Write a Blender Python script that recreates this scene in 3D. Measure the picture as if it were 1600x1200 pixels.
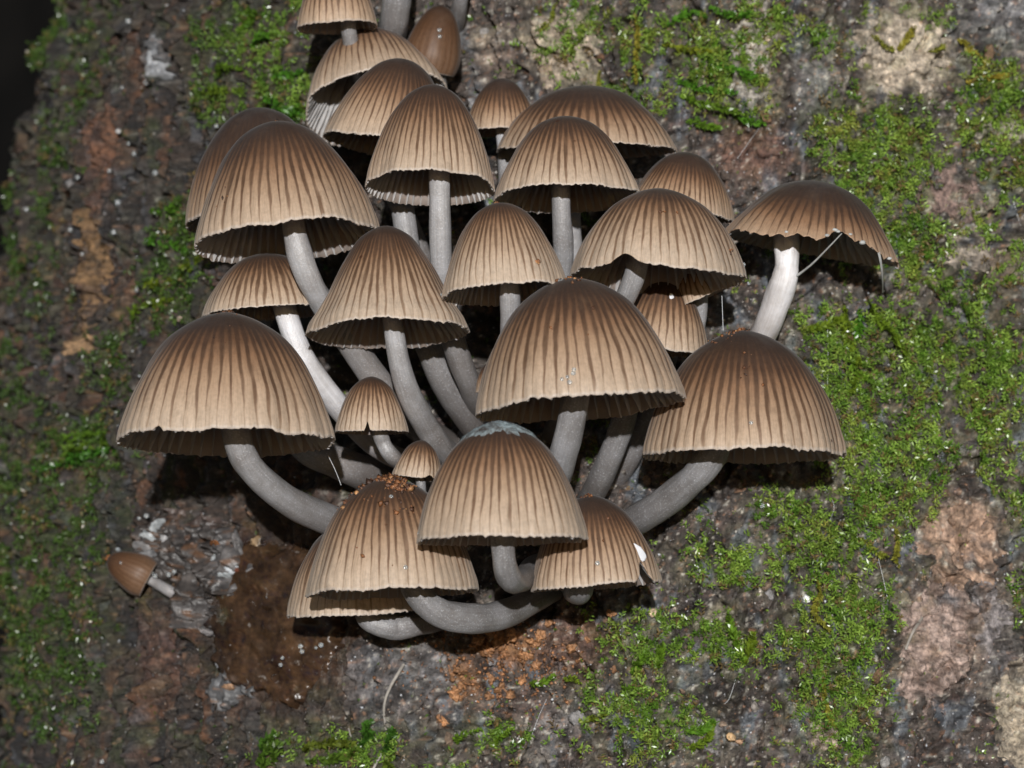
import bpy, math, random
import numpy as np
from mathutils import Vector, Matrix

for o in list(bpy.data.objects):
    bpy.data.objects.remove(o)
SC = bpy.context.scene
COL = SC.collection
SC.unit_settings.system = 'METRIC'
SC.unit_settings.scale_length = 0.1          # one unit is ten centimetres: the caps are 2 to 3 cm wide
R_ = math.radians
random.seed(7)
rng = np.random.default_rng(11)

# ------------------------------------------------------------------ camera, sky, flash-like sun, exposure
K = 8e-4                                     # scene units per picture unit on the focal plane
DIST = 7500.0                                # camera distance in picture units
cam = bpy.data.cameras.new('camera')
cam.sensor_width = 36.0
cam.lens = 18.0 / (800.0 / DIST)
cam.clip_start, cam.clip_end = 0.05, 2000.0
cam.dof.use_dof = True
cam.dof.focus_distance = (DIST - 30) * K
cam.dof.aperture_fstop = 3.8
camo = bpy.data.objects.new('camera', cam)
camo.location = (0, -DIST * K, 0)
camo.rotation_euler = (R_(90), 0, 0)
COL.objects.link(camo)
SC.camera = camo

SUN_EL = 9.5
world = bpy.data.worlds.new('World')
SC.world = world
world.use_nodes = True
wn = world.node_tree.nodes
sky = wn.new('ShaderNodeTexSky')
sky.sky_type = 'NISHITA'
sky.sun_disc = False
sky.sun_elevation = R_(SUN_EL)
sky.sun_rotation = R_(180)
world.node_tree.links.new(sky.outputs[0], wn['Background'].inputs[0])
wn['Background'].inputs[1].default_value = 0.05
sun = bpy.data.lights.new('sun', 'SUN')
sun.energy = 4.5
sun.angle = R_(0.7)
sun.color = (1.0, 0.99, 0.98)
suno = bpy.data.objects.new('sun', sun)
suno.rotation_euler = (R_(90 - SUN_EL), 0, R_(0.0))
suno.location = (0, -5, 2)
COL.objects.link(suno)
SC.view_settings.view_transform = 'Standard'
SC.view_settings.look = 'None'
SC.view_settings.exposure = 0.0
SC.view_settings.gamma = 1.0
SC.view_settings.use_curve_mapping = False
SC.cycles.max_bounces = 5
SC.cycles.diffuse_bounces = 4
SC.cycles.glossy_bounces = 2
SC.cycles.transmission_bounces = 3
SC.cycles.use_denoising = True

# ------------------------------------------------------------------ helpers
def P(px, py, w):
    """picture position at depth w (picture units) -> world"""
    s = (DIST + w) / DIST * K
    return np.stack([(np.asarray(px, float) - 800) * s, np.asarray(w, float) * K + 0 * s, (600 - np.asarray(py, float)) * s], -1)

def tag(o, label=None, cat=None, group=None, kind=None):
    if label: o['label'] = label
    if cat: o['category'] = cat
    if group: o['group'] = group
    if kind: o['kind'] = kind
    return o

def empty(name, loc):
    o = bpy.data.objects.new(name, None)
    o.empty_display_size = 0.02
    o.location = loc
    COL.objects.link(o)
    return o

def mesh_obj(name, verts, faces, mats, parent=None, uv=None, matidx=None, attrs=None, smooth=True, loc=None):
    """verts (n,3) world or local; faces: (m,k) array or list"""
    me = bpy.data.meshes.new(name)
    verts = np.asarray(verts, np.float32)
    if isinstance(faces, np.ndarray):
        m, k = faces.shape
        me.vertices.add(len(verts)); me.vertices.foreach_set('co', verts.ravel())
        me.loops.add(m * k); me.loops.foreach_set('vertex_index', faces.astype(np.int32).ravel())
        me.polygons.add(m)
        me.polygons.foreach_set('loop_start', np.arange(0, m * k, k, dtype=np.int32))
        me.polygons.foreach_set('loop_total', np.full(m, k, np.int32))
        me.update(calc_edges=True)
    else:
        me.from_pydata([tuple(v) for v in verts.tolist()], [], faces)
    if not isinstance(mats, (list, tuple)): mats = [mats]
    for mt in mats: me.materials.append(mt)
    n = len(me.polygons)
    if smooth: me.polygons.foreach_set('use_smooth', np.ones(n, bool))
    if matidx is not None: me.polygons.foreach_set('material_index', np.asarray(matidx, np.int32))
    if uv is not None:
        li = np.empty(len(me.loops), np.int32); me.loops.foreach_get('vertex_index', li)
        l = me.uv_layers.new(name='UVMap'); l.data.foreach_set('uv', np.asarray(uv, np.float32)[li].ravel())
    for an, av in (attrs or {}).items():
        av = np.asarray(av, np.float32)
        if av.ndim == 1:
            a = me.attributes.new(an, 'FLOAT', 'POINT'); a.data.foreach_set('value', av)
        else:
            if av.shape[1] == 3: av = np.concatenate([av, np.ones((len(av), 1), np.float32)], 1)
            a = me.attributes.new(an, 'FLOAT_COLOR', 'POINT'); a.data.foreach_set('color', av.ravel())
    me.validate()
    o = bpy.data.objects.new(name, me)
    if loc is not None: o.location = loc
    COL.objects.link(o)
    if parent is not None: o.parent = parent
    return o

def grid_faces(nu, nv, off=0):
    """nu columns x nv rows of vertices, index = r*nu + c"""
    c, r = np.meshgrid(np.arange(nu - 1), np.arange(nv - 1))
    a = (r * nu + c).ravel() + off
    return np.stack([a, a + 1, a + nu + 1, a + nu], -1)

_perm = {}
def n2(x, y, seed=0):
    """2-D gradient noise, about -1..1"""
    if seed not in _perm:
        r = np.random.default_rng(1000 + seed)
        p = r.permutation(256); ang = r.random(256) * 2 * np.pi
        _perm[seed] = (np.concatenate([p, p]), np.cos(ang), np.sin(ang))
    p, gx, gy = _perm[seed]
    x = np.asarray(x, float); y = np.asarray(y, float)
    xi = np.floor(x).astype(int); yi = np.floor(y).astype(int)
    xf = x - xi; yf = y - yi; xi &= 255; yi &= 255
    u = xf ** 3 * (xf * (xf * 6 - 15) + 10); v = yf ** 3 * (yf * (yf * 6 - 15) + 10)
    def g(ix, iy, dx, dy):
        h = p[p[ix & 255] + (iy & 255)]
        return gx[h] * dx + gy[h] * dy
    a = g(xi, yi, xf, yf); b = g(xi + 1, yi, xf - 1, yf)
    c = g(xi, yi + 1, xf, yf - 1); d = g(xi + 1, yi + 1, xf - 1, yf - 1)
    return 1.5 * ((a * (1 - u) + b * u) * (1 - v) + (c * (1 - u) + d * u) * v)

def fbm(x, y, seed=0, octv=4, gain=0.5):
    s = 0; a = 1.0; t = 0
    for i in range(octv):
        s = s + a * n2(np.asarray(x) * 2 ** i + 13.7 * i, np.asarray(y) * 2 ** i - 7.3 * i, seed + i); t += a; a *= gain
    return s / t

def sst(a, b, x):
    t = np.clip((x - a) / (b - a), 0, 1)
    return t * t * (3 - 2 * t)

def catmull(pts, n):
    p = np.asarray(pts, float)
    p = np.vstack([2 * p[0] - p[1], p, 2 * p[-1] - p[-2]])
    m = len(p) - 3
    ts = np.linspace(0, m, n)
    i = np.minimum(ts.astype(int), m - 1); f = (ts - i)[:, None]
    a, b, c, d = p[i], p[i + 1], p[i + 2], p[i + 3]
    return 0.5 * (2 * b + (c - a) * f + (2 * a - 5 * b + 4 * c - d) * f ** 2 + (3 * b - a - 3 * c + d) * f ** 3)

# ------------------------------------------------------------------ materials
class Mat:
    def __init__(s, name):
        s.m = bpy.data.materials.new(name); s.m.use_nodes = True
        s.t = s.m.node_tree; s.n = s.t.nodes; s.b = s.n['Principled BSDF']
        s.out = s.n['Material Output']
    def node(s, typ, **kw):
        nd = s.n.new(typ)
        for k, v in kw.items(): setattr(nd, k, v)
        return nd
    def link(s, a, b): s.t.links.new(a, b)
    def put(s, sock, v):
        if hasattr(v, 'node'): s.link(v, sock)
        elif v is not None:
            if sock.type == 'RGBA' and len(v) == 3: v = (*v, 1)
            sock.default_value = v
    def math(s, op, a, b=None, c=None, clamp=False):
        nd = s.node('ShaderNodeMath', operation=op); nd.use_clamp = clamp
        for i, v in enumerate((a, b, c)):
            if v is not None: s.put(nd.inputs[i], v)
        return nd.outputs[0]
    def mix(s, f, a, b, blend='MIX'):
        nd = s.node('ShaderNodeMix', data_type='RGBA', blend_type=blend)
        s.put(nd.inputs[0], f); s.put(nd.inputs[6], a); s.put(nd.inputs[7], b)
        return nd.outputs[2]
    def noise(s, vec, scale, detail=3, rough=0.55, dim='3D'):
        nd = s.node('ShaderNodeTexNoise', noise_dimensions=dim)
        if vec is not None: s.link(vec, nd.inputs['Vector'])
        nd.inputs['Scale'].default_value = scale; nd.inputs['Detail'].default_value = detail; nd.inputs['Roughness'].default_value = rough
        return nd.outputs[0]
    def ramp(s, f, stops, interp='LINEAR'):
        nd = s.node('ShaderNodeValToRGB'); cr = nd.color_ramp; cr.interpolation = interp
        while len(cr.elements) < len(stops): cr.elements.new(0.5)
        for e, (p, c) in zip(cr.elements, stops):
            e.position = p; e.color = (*c, 1) if len(c) == 3 else c
        s.put(nd.inputs[0], f)
        return nd.outputs[0]
    def mapr(s, v, a, b, c, d, smooth=False):
        nd = s.node('ShaderNodeMapRange'); nd.clamp = True
        if smooth: nd.interpolation_type = 'SMOOTHSTEP'
        for i, x in enumerate((v, a, b, c, d)): s.put(nd.inputs[i], x)
        return nd.outputs[0]
    def combine(s, x, y, z=0.0):
        nd = s.node('ShaderNodeCombineXYZ')
        for i, v in enumerate((x, y, z)): s.put(nd.inputs[i], v)
        return nd.outputs[0]
    def bump(s, h, strength, dist):
        nd = s.node('ShaderNodeBump'); nd.inputs['Strength'].default_value = strength; nd.inputs['Distance'].default_value = dist
        s.link(h, nd.inputs['Height']); s.link(nd.outputs[0], s.b.inputs['Normal'])
    def objco(s): return s.node('ShaderNodeTexCoord').outputs['Object']
    def setp(s, **kw):
        for k, v in kw.items(): s.put(s.b.inputs[k.replace('_', ' ')], v)

NSTR = 54
def cap_material():
    M = Mat('cap_skin')
    uv = M.node('ShaderNodeUVMap'); sep = M.node('ShaderNodeSeparateXYZ'); M.link(uv.outputs[0], sep.inputs[0])
    u, v = sep.outputs[0], sep.outputs[1]
    oi = M.node('ShaderNodeObjectInfo'); rnd = oi.outputs['Random']
    seed = M.math('MULTIPLY', rnd, 37.0)
    # wandering stripes
    wv = M.combine(M.math('MULTIPLY', u, 46.0), M.math('MULTIPLY', v, 3.2), seed)
    wob = M.noise(wv, 1.0, 2, 0.5)
    s = M.math('ADD', M.math('MULTIPLY', u, float(NSTR)), M.math('MULTIPLY', M.math('SUBTRACT', wob, 0.5), 0.85))
    fr = M.math('FRACT', s)
    tri = M.math('MULTIPLY', M.math('ABSOLUTE', M.math('SUBTRACT', fr, 0.5)), 2.0)        # 0 on the line, 1 between
    idx = M.math('FLOOR', s)
    wh = M.node('ShaderNodeTexWhiteNoise', noise_dimensions='2D'); M.link(M.combine(idx, seed), wh.inputs['Vector'])
    per = wh.outputs['Value']
    vb = M.math('ADD', v, M.math('MULTIPLY', M.math('SUBTRACT', per, 0.5), 0.13))
    vs = M.math('ADD', vb, M.math('MULTIPLY', M.math('SUBTRACT', rnd, 0.5), 0.10))
    # line half width grows with height
    wid = M.mapr(vs, 0.0, 0.58, 0.0, 0.36)
    wid = M.math('ADD', wid, M.math('MULTIPLY', M.math('SUBTRACT', per, 0.5), 0.10))
    soft = M.mapr(vs, 0.0, 0.58, 0.20, 0.66)
    line = M.mapr(tri, wid, M.math('ADD', wid, soft), 1.0, 0.0, True)
    amt = M.math('MULTIPLY', M.mapr(vs, 0.0, 0.14, 0.58, 0.93), M.mapr(M.noise(M.combine(M.math('MULTIPLY', u, 30.0), M.math('MULTIPLY', v, 5.0), seed), 1.0, 2), .3, .6, .72, 1.0))
    line = M.math('MULTIPLY', line, amt)
    n1 = M.noise(M.objco(), 9.0, 4, 0.6)
    vn = M.math('ADD', v, M.math('MULTIPLY', M.math('SUBTRACT', n1, 0.5), 0.22))
    vn = M.math('ADD', vn, M.math('MULTIPLY', M.math('SUBTRACT', rnd, 0.5), 0.08))
    sc_ = M.node('ShaderNodeSeparateColor'); M.link(oi.outputs['Color'], sc_.inputs[0])
    vn = M.math('ADD', vn, M.math('SUBTRACT', sc_.outputs[0], 0.5))
    pale = M.ramp(vn, [(0.0, (.61, .485, .37)), (0.13, (.565, .42, .30)), (0.29, (.455, .302, .194)), (0.42, (.32, .184, .105)), (0.53, (.17, .090, .050)), (0.67, (.080, .046, .030)), (1.0, (.058, .042, .036))])
    dark = M.ramp(vn, [(0.0, (.25, .155, .094)), (0.15, (.165, .092, .053)), (0.32, (.110, .060, .034)), (0.52, (.076, .043, .028)), (1.0, (.048, .036, .032))])
    col = M.mix(line, pale, dark)
    col = M.mix(M.math('MULTIPLY', M.math('SUBTRACT', sc_.outputs[1], 0.5), 1.8, clamp=True), col, M.ramp(vn, [(0.0, (.17, .088, .046)), (.5, (.11, .054, .027)), (1.0, (.045, .026, .017))]))
    col = M.mix(M.mapr(v, .004, .022, .6, 0.0), col, (.72, .66, .60))
    # fine radial fibrils and specks
    fib = M.noise(M.combine(M.math('MULTIPLY', u, 420.0), M.math('MULTIPLY', v, 14.0), seed), 1.0, 3, 0.6)
    col = M.mix(0.55, col, M.ramp(fib, [(0.2, (.62, .60, .58)), (0.5, (1, 1, 1)), (0.8, (1.28, 1.28, 1.3))]), 'MULTIPLY')
    gr = M.noise(M.objco(), 210.0, 2, 0.6)
    col = M.mix(0.35, col, M.ramp(gr, [(0.3, (.72, .70, .69)), (0.55, (1.05, 1.05, 1.05)), (0.8, (1.25, 1.25, 1.25))]), 'MULTIPLY')
    blotch = M.noise(M.objco(), 26.0, 4, 0.65)
    col = M.mix(M.mapr(blotch, 0.60, 0.74, 0.0, 0.35), col, (.15, .095, .06))
    # greyish mottling high on the cap
    bl = M.math('MULTIPLY', M.mapr(vn, 0.6, 0.9, 0.0, 1.0), M.mapr(M.noise(M.objco(), 16.0, 4, 0.65), 0.5, 0.75, 0.0, 0.55))
    col = M.mix(bl, col, (.13, .115, .108))
    sp = M.node('ShaderNodeTexVoronoi'); sp.inputs['Scale'].default_value = 26.0; M.link(M.objco(), sp.inputs['Vector'])
    dot = M.math('MULTIPLY', M.mapr(sp.outputs['Distance'], 0.05, 0.09, 1.0, 0.0), M.mapr(M.noise(M.objco(), 7.0, 2), 0.55, 0.6, 0.0, 1.0))
    col = M.mix(dot, col, (.07, .025, .012))
    M.setp(Base_Color=col, Roughness=M.mapr(n1, 0.3, 0.7, 0.42, 0.58), Specular_IOR_Level=0.38, Sheen_Weight=0.10, Sheen_Roughness=0.4)
    tr = M.node('ShaderNodeBsdfTranslucent'); M.link(col, tr.inputs[0])
    mx = M.node('ShaderNodeMixShader'); mx.inputs[0].default_value = 0.34
    M.link(M.b.outputs[0], mx.inputs[1]); M.link(tr.outputs[0], mx.inputs[2]); M.link(mx.outputs[0], M.out.inputs[0])
    h = M.math('ADD', M.math('MULTIPLY', fib, 0.6), M.math('MULTIPLY', gr, 0.4))
    M.bump(h, 0.12, 0.004)
    return M.m

def simple(name, col, rough=0.5, scale=60.0, var=0.35, bump=0.3, bd=0.003, spec=0.4, sss=0.0, col2=None):
    M = Mat(name)
    n = M.noise(M.objco(), scale, 4, 0.6)
    c2 = col2 or tuple(c * (1 - var) for c in col)
    M.setp(Base_Color=M.ramp(n, [(0.3, c2), (0.7, col)]), Roughness=rough, Specular_IOR_Level=spec)
    if sss: M.setp(Subsurface_Weight=sss, Subsurface_Radius=(0.02, 0.015, 0.012), Subsurface_Scale=1.0)
    if bump: M.bump(n, bump, bd)
    return M.m

def stem_material():
    M = Mat('stem_flesh')
    oi = M.node('ShaderNodeObjectInfo')
    uv = M.node('ShaderNodeUVMap'); sep = M.node('ShaderNodeSeparateXYZ'); M.link(uv.outputs[0], sep.inputs[0])
    fine = M.noise(M.objco(), 430.0, 2, 0.7)
    big = M.noise(M.objco(), 22.0, 5, 0.65)
    fibr = M.noise(M.combine(M.math('MULTIPLY', sep.outputs[0], 40.0), M.math('MULTIPLY', sep.outputs[1], 5.0), M.math('MULTIPLY', oi.outputs['Random'], 9.0)), 1.0, 3, 0.6)
    col = M.ramp(big, [(0.30, (.25, .235, .23)), (0.5, (.35, .345, .35)), (0.70, (.45, .45, .47))])
    col = M.mix(0.45, col, M.ramp(fibr, [(0.3, (.55, .52, .50)), (0.7, (1.2, 1.2, 1.2))]), 'MULTIPLY')
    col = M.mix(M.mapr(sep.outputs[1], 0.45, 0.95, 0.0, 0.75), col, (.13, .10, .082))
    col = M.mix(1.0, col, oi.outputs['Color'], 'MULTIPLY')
    col = M.mix(M.mapr(fine, 0.56, 0.72, 0.0, 0.34), col, (.66, .67, .70))
    M.setp(Base_Color=col, Roughness=0.4, Specular_IOR_Level=0.45)
    M.bump(fine, 0.4, 0.002)
    return M.m

def pigment_material(name, rough=0.7, spec=0.35, bump=0.5, scale=90.0):
    """colour comes with the piece (attribute 'pigment'); grain and gloss from noise"""
    M = Mat(name)
    at = M.node('ShaderNodeAttribute', attribute_name='pigment')
    wt = M.node('ShaderNodeAttribute', attribute_name='wet')
    co = M.objco()
    g = M.noise(co, scale, 5, 0.7)
    g2 = M.noise(co, scale * 2.6, 3, 0.65)
    col = M.mix(0.9, at.outputs['Color'], M.ramp(g, [(0.30, (.25, .235, .23)), (0.5, (1.0, 1.0, 1.0)), (0.70, (2.0, 1.95, 1.9))]), 'MULTIPLY')
    col = M.mix(M.mapr(g2, 0.64, 0.72, 0.0, 0.5), col, M.mix(0.5, at.outputs['Color'], (.50, .47, .44)))
    M.setp(Base_Color=col, Roughness=M.mapr(wt.outputs['Fac'], 0.0, 1.0, rough, 0.22), Specular_IOR_Level=spec)
    h = M.math('ADD', g, M.math('MULTIPLY', g2, 0.5))
    M.bump(h, bump, 0.008)
    return M.m

def leaf_material(name):
    M = Mat(name)
    at = M.node('ShaderNodeAttribute', attribute_name='pigment')
    M.setp(Base_Color=at.outputs['Color'], Roughness=0.3, Specular_IOR_Level=0.5)
    tr = M.node('ShaderNodeBsdfTranslucent'); M.link(at.outputs['Color'], tr.inputs[0])
    mx = M.node('ShaderNodeMixShader'); mx.inputs[0].default_value = 0.25
    M.link(M.b.outputs[0], mx.inputs[1]); M.link(tr.outputs[0], mx.inputs[2]); M.link(mx.outputs[0], M.out.inputs[0])
    return M.m

CAP = cap_material()
UNDER = simple('cap_underside', (.46, .40, .36), 0.6, 40, 0.3, 0)
_t = UNDER.node_tree; _b = _t.nodes['Principled BSDF']; _tr = _t.nodes.new('ShaderNodeBsdfTranslucent'); _tr.inputs[0].default_value = (.60, .47, .38, 1)
_mx = _t.nodes.new('ShaderNodeMixShader'); _mx.inputs[0].default_value = .5
_t.links.new(_b.outputs[0], _mx.inputs[1]); _t.links.new(_tr.outputs[0], _mx.inputs[2]); _t.links.new(_mx.outputs[0], _t.nodes['Material Output'].inputs[0])
GILL = simple('gill_flesh', (.60, .585, .575), 0.6, 60, 0.35, 0)
_t = GILL.node_tree; _b = _t.nodes['Principled BSDF']; _tr = _t.nodes.new('ShaderNodeBsdfTranslucent'); _tr.inputs[0].default_value = (.55, .47, .42, 1)
_mx = _t.nodes.new('ShaderNodeMixShader'); _mx.inputs[0].default_value = .4
_t.links.new(_b.outputs[0], _mx.inputs[1]); _t.links.new(_tr.outputs[0], _mx.inputs[2]); _t.links.new(_mx.outputs[0], _t.nodes['Material Output'].inputs[0])
STEM = stem_material()
BARK = pigment_material('bark_surface', 0.45, 0.5, 0.7, 150.0)
LEAF = leaf_material('moss_leaf')
CRUMB = pigment_material('crumb', 0.55, 0.5, 0.4, 160.0)
ROT = pigment_material('rotten_flesh', 0.55, 0.3, 0.22, 30.0)
WEB = simple('spider_silk', (.75, .78, .8), 0.4, 40, 0.1, 0)
MM = Mat('blue_mould'); _n = MM.noise(MM.objco(), 55.0, 5, .7)
MM.setp(Base_Color=MM.ramp(_n, [(.36, (.055, .045, .04)), (.5, (.17, .20, .21)), (.66, (.34, .43, .46))]), Roughness=.85); MM.bump(_n, .8, .006)
MOULD = MM.m
TWIG = simple('dry_twig', (.40, .37, .33), 0.7, 50, 0.6, 0.6)
def water_material():
    M = Mat('clear_water')
    M.setp(Base_Color=(0.9, 0.95, 0.97), Roughness=0.12, IOR=1.45, Transmission_Weight=0.85, Specular_IOR_Level=0.8)
    return M.m
WATER = water_material()

# ------------------------------------------------------------------ the trunk surface
XC, AX, BX = 1150.0, 1135.0, 800.0
def ell(px, py, lst):
    m = 0
    for cx, cy, rx, ry, wt in lst:
        d = ((px - cx) / rx) ** 2 + ((py - cy) / ry) ** 2
        m = np.maximum(m, wt * np.exp(-d * 0.9))
    return m

SLIME = [(440, 930, 80, 100, 1.0), (420, 1030, 75, 75, 1.0), (480, 990, 60, 90, 1.0), (400, 880, 50, 50, .8)]
def base_w(py):
    py = np.asarray(py, float)
    return 330 + (600 - py) * 0.33

def px_of(a): return XC + AX * np.sin(a)
def a_of(px): return np.arcsin(np.clip((np.asarray(px, float) - XC) / AX, -0.9999, 0.9999))

def disp(a, py):
    """relief along the outward normal"""
    q = a * AX; px = px_of(a)
    left = sst(700, 250, px)
    d = 34 * fbm(q / 330, py / 420, 3, 2)
    d = d + 17 * fbm(q / 105, py / 130, 7, 3)
    rid = 1 - np.abs(fbm(q / 150 + .25 * n2(q / 60, py / 60, 31), py / 210, 12, 3)) * 3.2
    d = d - 26 * np.clip(rid - 0.55, 0, 1) / 0.45 * (0.6 + 0.6 * n2(q / 240, py / 240, 17))
    d = d + 40 * left * fbm(q / 34, py / 280, 21, 4, .6) + 20 * fbm(q / 55 + .3 * n2(q / 90, py / 90, 35), py / 330, 37, 3)
    vr = 1 - np.abs(fbm(q / 70 + .35 * n2(q / 50, py / 70, 39), py / 300, 43, 3)) * 4.2
    d = d - 42 * np.clip(vr - .68, 0, 1) / .32 * sst(-.25, .25, n2(q / 150, py / 150, 47))                 # long vertical fibres on the rotten side
    cr = 11 * fbm(q / 30, py / 32, 25, 4, 0.62) + 4.0 * n2(q / 8.5, py / 8.5, 29) + 2.4 * n2(q / 4.6, py / 4.6, 33)
    plate = fbm(q / 75, py / 95, 41, 3)
    d = d + (22 - 12 * left) * sst(0.02, 0.08, plate) + 12 * sst(.05, .12, fbm(q / 38, py / 44, 45, 3))                              # crusty islands with a stepped edge
    sl = np.clip(ell(px, py, SLIME) * 1.6, 0, 1)
    d = d * (1 - 0.55 * sl) + cr * (1 - 0.9 * sl) * (1 - .35 * left)
    # hollow where the cluster is rooted
    d = d - 110 * np.exp(-(((px - 690) / 190) ** 2 + ((py - 640) / 170) ** 2))
    # edge outline of the trunk wanders
    eo = np.interp(py, [-400, 0, 75, 150, 200, 300, 450, 600, 1000, 1180, 1500], [-125, -100, -82, -66, -46, -26, -8, 2, 0, -10, 10])
    d = d + eo * sst(330, 60, px)
    for cx, cy, rx, ry, dp in ((1135, 1085, 58, 26, 30), (1420, 985, 17, 34, 22), (220, 95, 9, 14, 22), (238, 170, 36, 7, 16), (95, 465, 26, 6, 14), (155, 470, 20, 6, 14), (1290, 150, 10, 60, 14), (1505, 905, 6, 60, 16), (1400, 470, 40, 7, 14), (1530, 480, 30, 5, 14), (535, 1090, 7, 30, 20), (668, 1150, 7, 40, 18), (1555, 1090, 8, 40, 16)):
        d = d - dp * np.exp(-(((px - cx) / rx) ** 2 + ((py - cy) / ry) ** 2))
    return d

def surf(px, py, off=0.0, a=None):
    if a is None: a = a_of(px)
    py = np.asarray(py, float)
    d = disp(a, py) + off
    x = px_of(a) + d * np.sin(a); w = base_w(py) + BX * (1 - np.cos(a)) - d * np.cos(a)
    return P(x, py, w)

def surf_w(px, py):
    a = a_of(px); return base_w(py) + BX * (1 - np.cos(a)) - disp(a, np.asarray(py, float)) * np.cos(a)

def surf_n(px, py):
    px = np.asarray(px, float); py = np.asarray(py, float); e = 6.0
    du = surf(px + e, py) - surf(px - e, py); dv = surf(px, py - e) - surf(px, py + e)
    n = np.cross(du, dv); n /= np.linalg.norm(n, axis=-1, keepdims=True) + 1e-12
    return n                      # points to the camera side

MOSS = [(1375, 250, 95, 90, 1.0), (1330, 330, 70, 70, .9), (1430, 380, 70, 60, .9), (1545, 160, 60, 95, .85), (1570, 260, 50, 60, .8), (1320, 590, 80, 95, .9), (1450, 560, 110, 70, .85),
        (1560, 600, 60, 120, .8), (1400, 700, 95, 60, .95), (1380, 780, 75, 60, 1.0), (1270, 850, 70, 80, .7), (1330, 960, 80, 90, .75), (1310, 1090, 70, 110, .85), (1250, 1000, 60, 60, .5),
        (1200, 40, 60, 40, .8), (1120, 90, 80, 80, .7), (1170, 170, 50, 40, .6), (1000, 60, 60, 50, .5), (900, 50, 60, 60, .45), (1270, 60, 60, 40, .6), (970, 150, 60, 30, .45), (1290, 200, 50, 60, .8),
        (1000, 1010, 70, 60, .6), (1030, 1120, 90, 70, .7), (920, 1080, 50, 50, .35), (1130, 1000, 60, 60, .55), (1140, 880, 90, 50, .5), (1210, 790, 40, 40, .6), (1580, 800, 40, 60, .5), (1520, 460, 70, 50, .5),
        (390, 60, 70, 70, .75), (440, 130, 60, 50, .75), (350, 140, 50, 60, .5), (290, 350, 40, 60, .9), (270, 450, 45, 60, .9), (185, 560, 35, 80, .6), (60, 980, 90, 130, .95), (120, 860, 60, 90, .8), (60, 750, 70, 90, .6),
        (150, 700, 40, 70, .7), (30, 650, 40, 80, .5), (60, 400, 40, 90, .45), (60, 230, 45, 70, .5), (90, 80, 45, 80, .5), (110, 1060, 60, 70, .6), (560, 1165, 90, 35, .9), (480, 1160, 70, 40, .7), (760, 1150, 60, 30, .7),
        (470, 20, 40, 30, .6), (335, 560, 30, 40, .4), (1440, 30, 70, 30, .5), (1500, 330, 60, 50, .4), (700, 1180, 40, 30, .4), (230, 930, 50, 20, .5), (1590, 420, 40, 60, .4), (1450, 880, 30, 50, .5), (1600, 950, 40, 60, .5)]
BARE = [(1470, 950, 70, 130, 1.0), (1510, 850, 60, 60, 1.0), (1180, 235, 70, 50, .9), (1420, 90, 70, 60, .55), (1570, 40, 80, 50, 1.0), (1260, 130, 40, 80, .6), (1130, 1080, 60, 30, 1.0), (1470, 300, 50, 40, .6), (780, 1030, 110, 60, .9), (640, 1090, 100, 60, .9),
        (450, 980, 130, 140, 1.2), (300, 870, 130, 90, 1.2), (290, 1050, 120, 130, .9), (190, 230, 60, 140, .7), (150, 400, 40, 100, .8)]
def moss_mask(px, py):
    m = ell(px, py, MOSS) + 0.07 * sst(700, 900, px) + .16 * sst(330, 120, px)
    m = m + 0.66 * fbm(px / 38, py / 66, 51, 4, .6) + 0.22 * n2(px / 16, py / 16, 57)
    m = m - 0.8 * ell(px, py, BARE)
    return np.clip(sst(0.16, 0.86, m), 0, 1)

TAN = [(880, 70, 70, 80, .9), (1180, 90, 50, 100, .8), (1420, 80, 80, 75, 1.0), (760, 60, 60, 70, .5), (1500, 330, 70, 60, .6), (1580, 1120, 40, 90, .8), (1450, 440, 60, 40, .5), (1110, 950, 60, 60, .4), (1540, 180, 50, 50, .4)]
PINK = [(1490, 830, 75, 55, 1.0), (1460, 1000, 70, 100, .9), (1540, 940, 50, 80, .6), (1560, 420, 50, 70, .5), (780, 90, 70, 60, .5)]
RED = [(1180, 235, 80, 55, 1.0), (900, 1010, 80, 60, .9), (150, 230, 35, 110, .9), (145, 430, 30, 110, .7), (230, 1020, 60, 90, .9), (820, 1120, 90, 60, .6), (1330, 180, 50, 40, .5), (280, 260, 60, 60, .3), (1250, 900, 50, 90, .4)]
ORANGE = [(790, 1010, 55, 38, 1.0), (735, 1060, 45, 35, .8), (125, 520, 25, 40, .6), (920, 970, 40, 25, .5), (225, 1100, 20, 50, .6)]
GREY = [(1570, 30, 90, 65, 1.0), (1265, 130, 40, 100, .8), (600, 1060, 90, 80, .8), (850, 1130, 70, 60, .7), (245, 90, 16, 45, 1.2), (370, 1070, 45, 50, .9), (1000, 200, 60, 40, .4), (1560, 1000, 30, 120, .6), (235, 330, 40, 120, .4), (680, 1050, 30, 60, .9)]
DARKZ = [(1140, 1080, 65, 32, 1.0), (1420, 980, 20, 40, .6), (330, 200, 60, 40, .4)]  # darkness of the hollows put into the pigment
def lerp(c, t, w): return c + (np.asarray(t) - c) * np.clip(w, 0, 1)[..., None]
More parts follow.
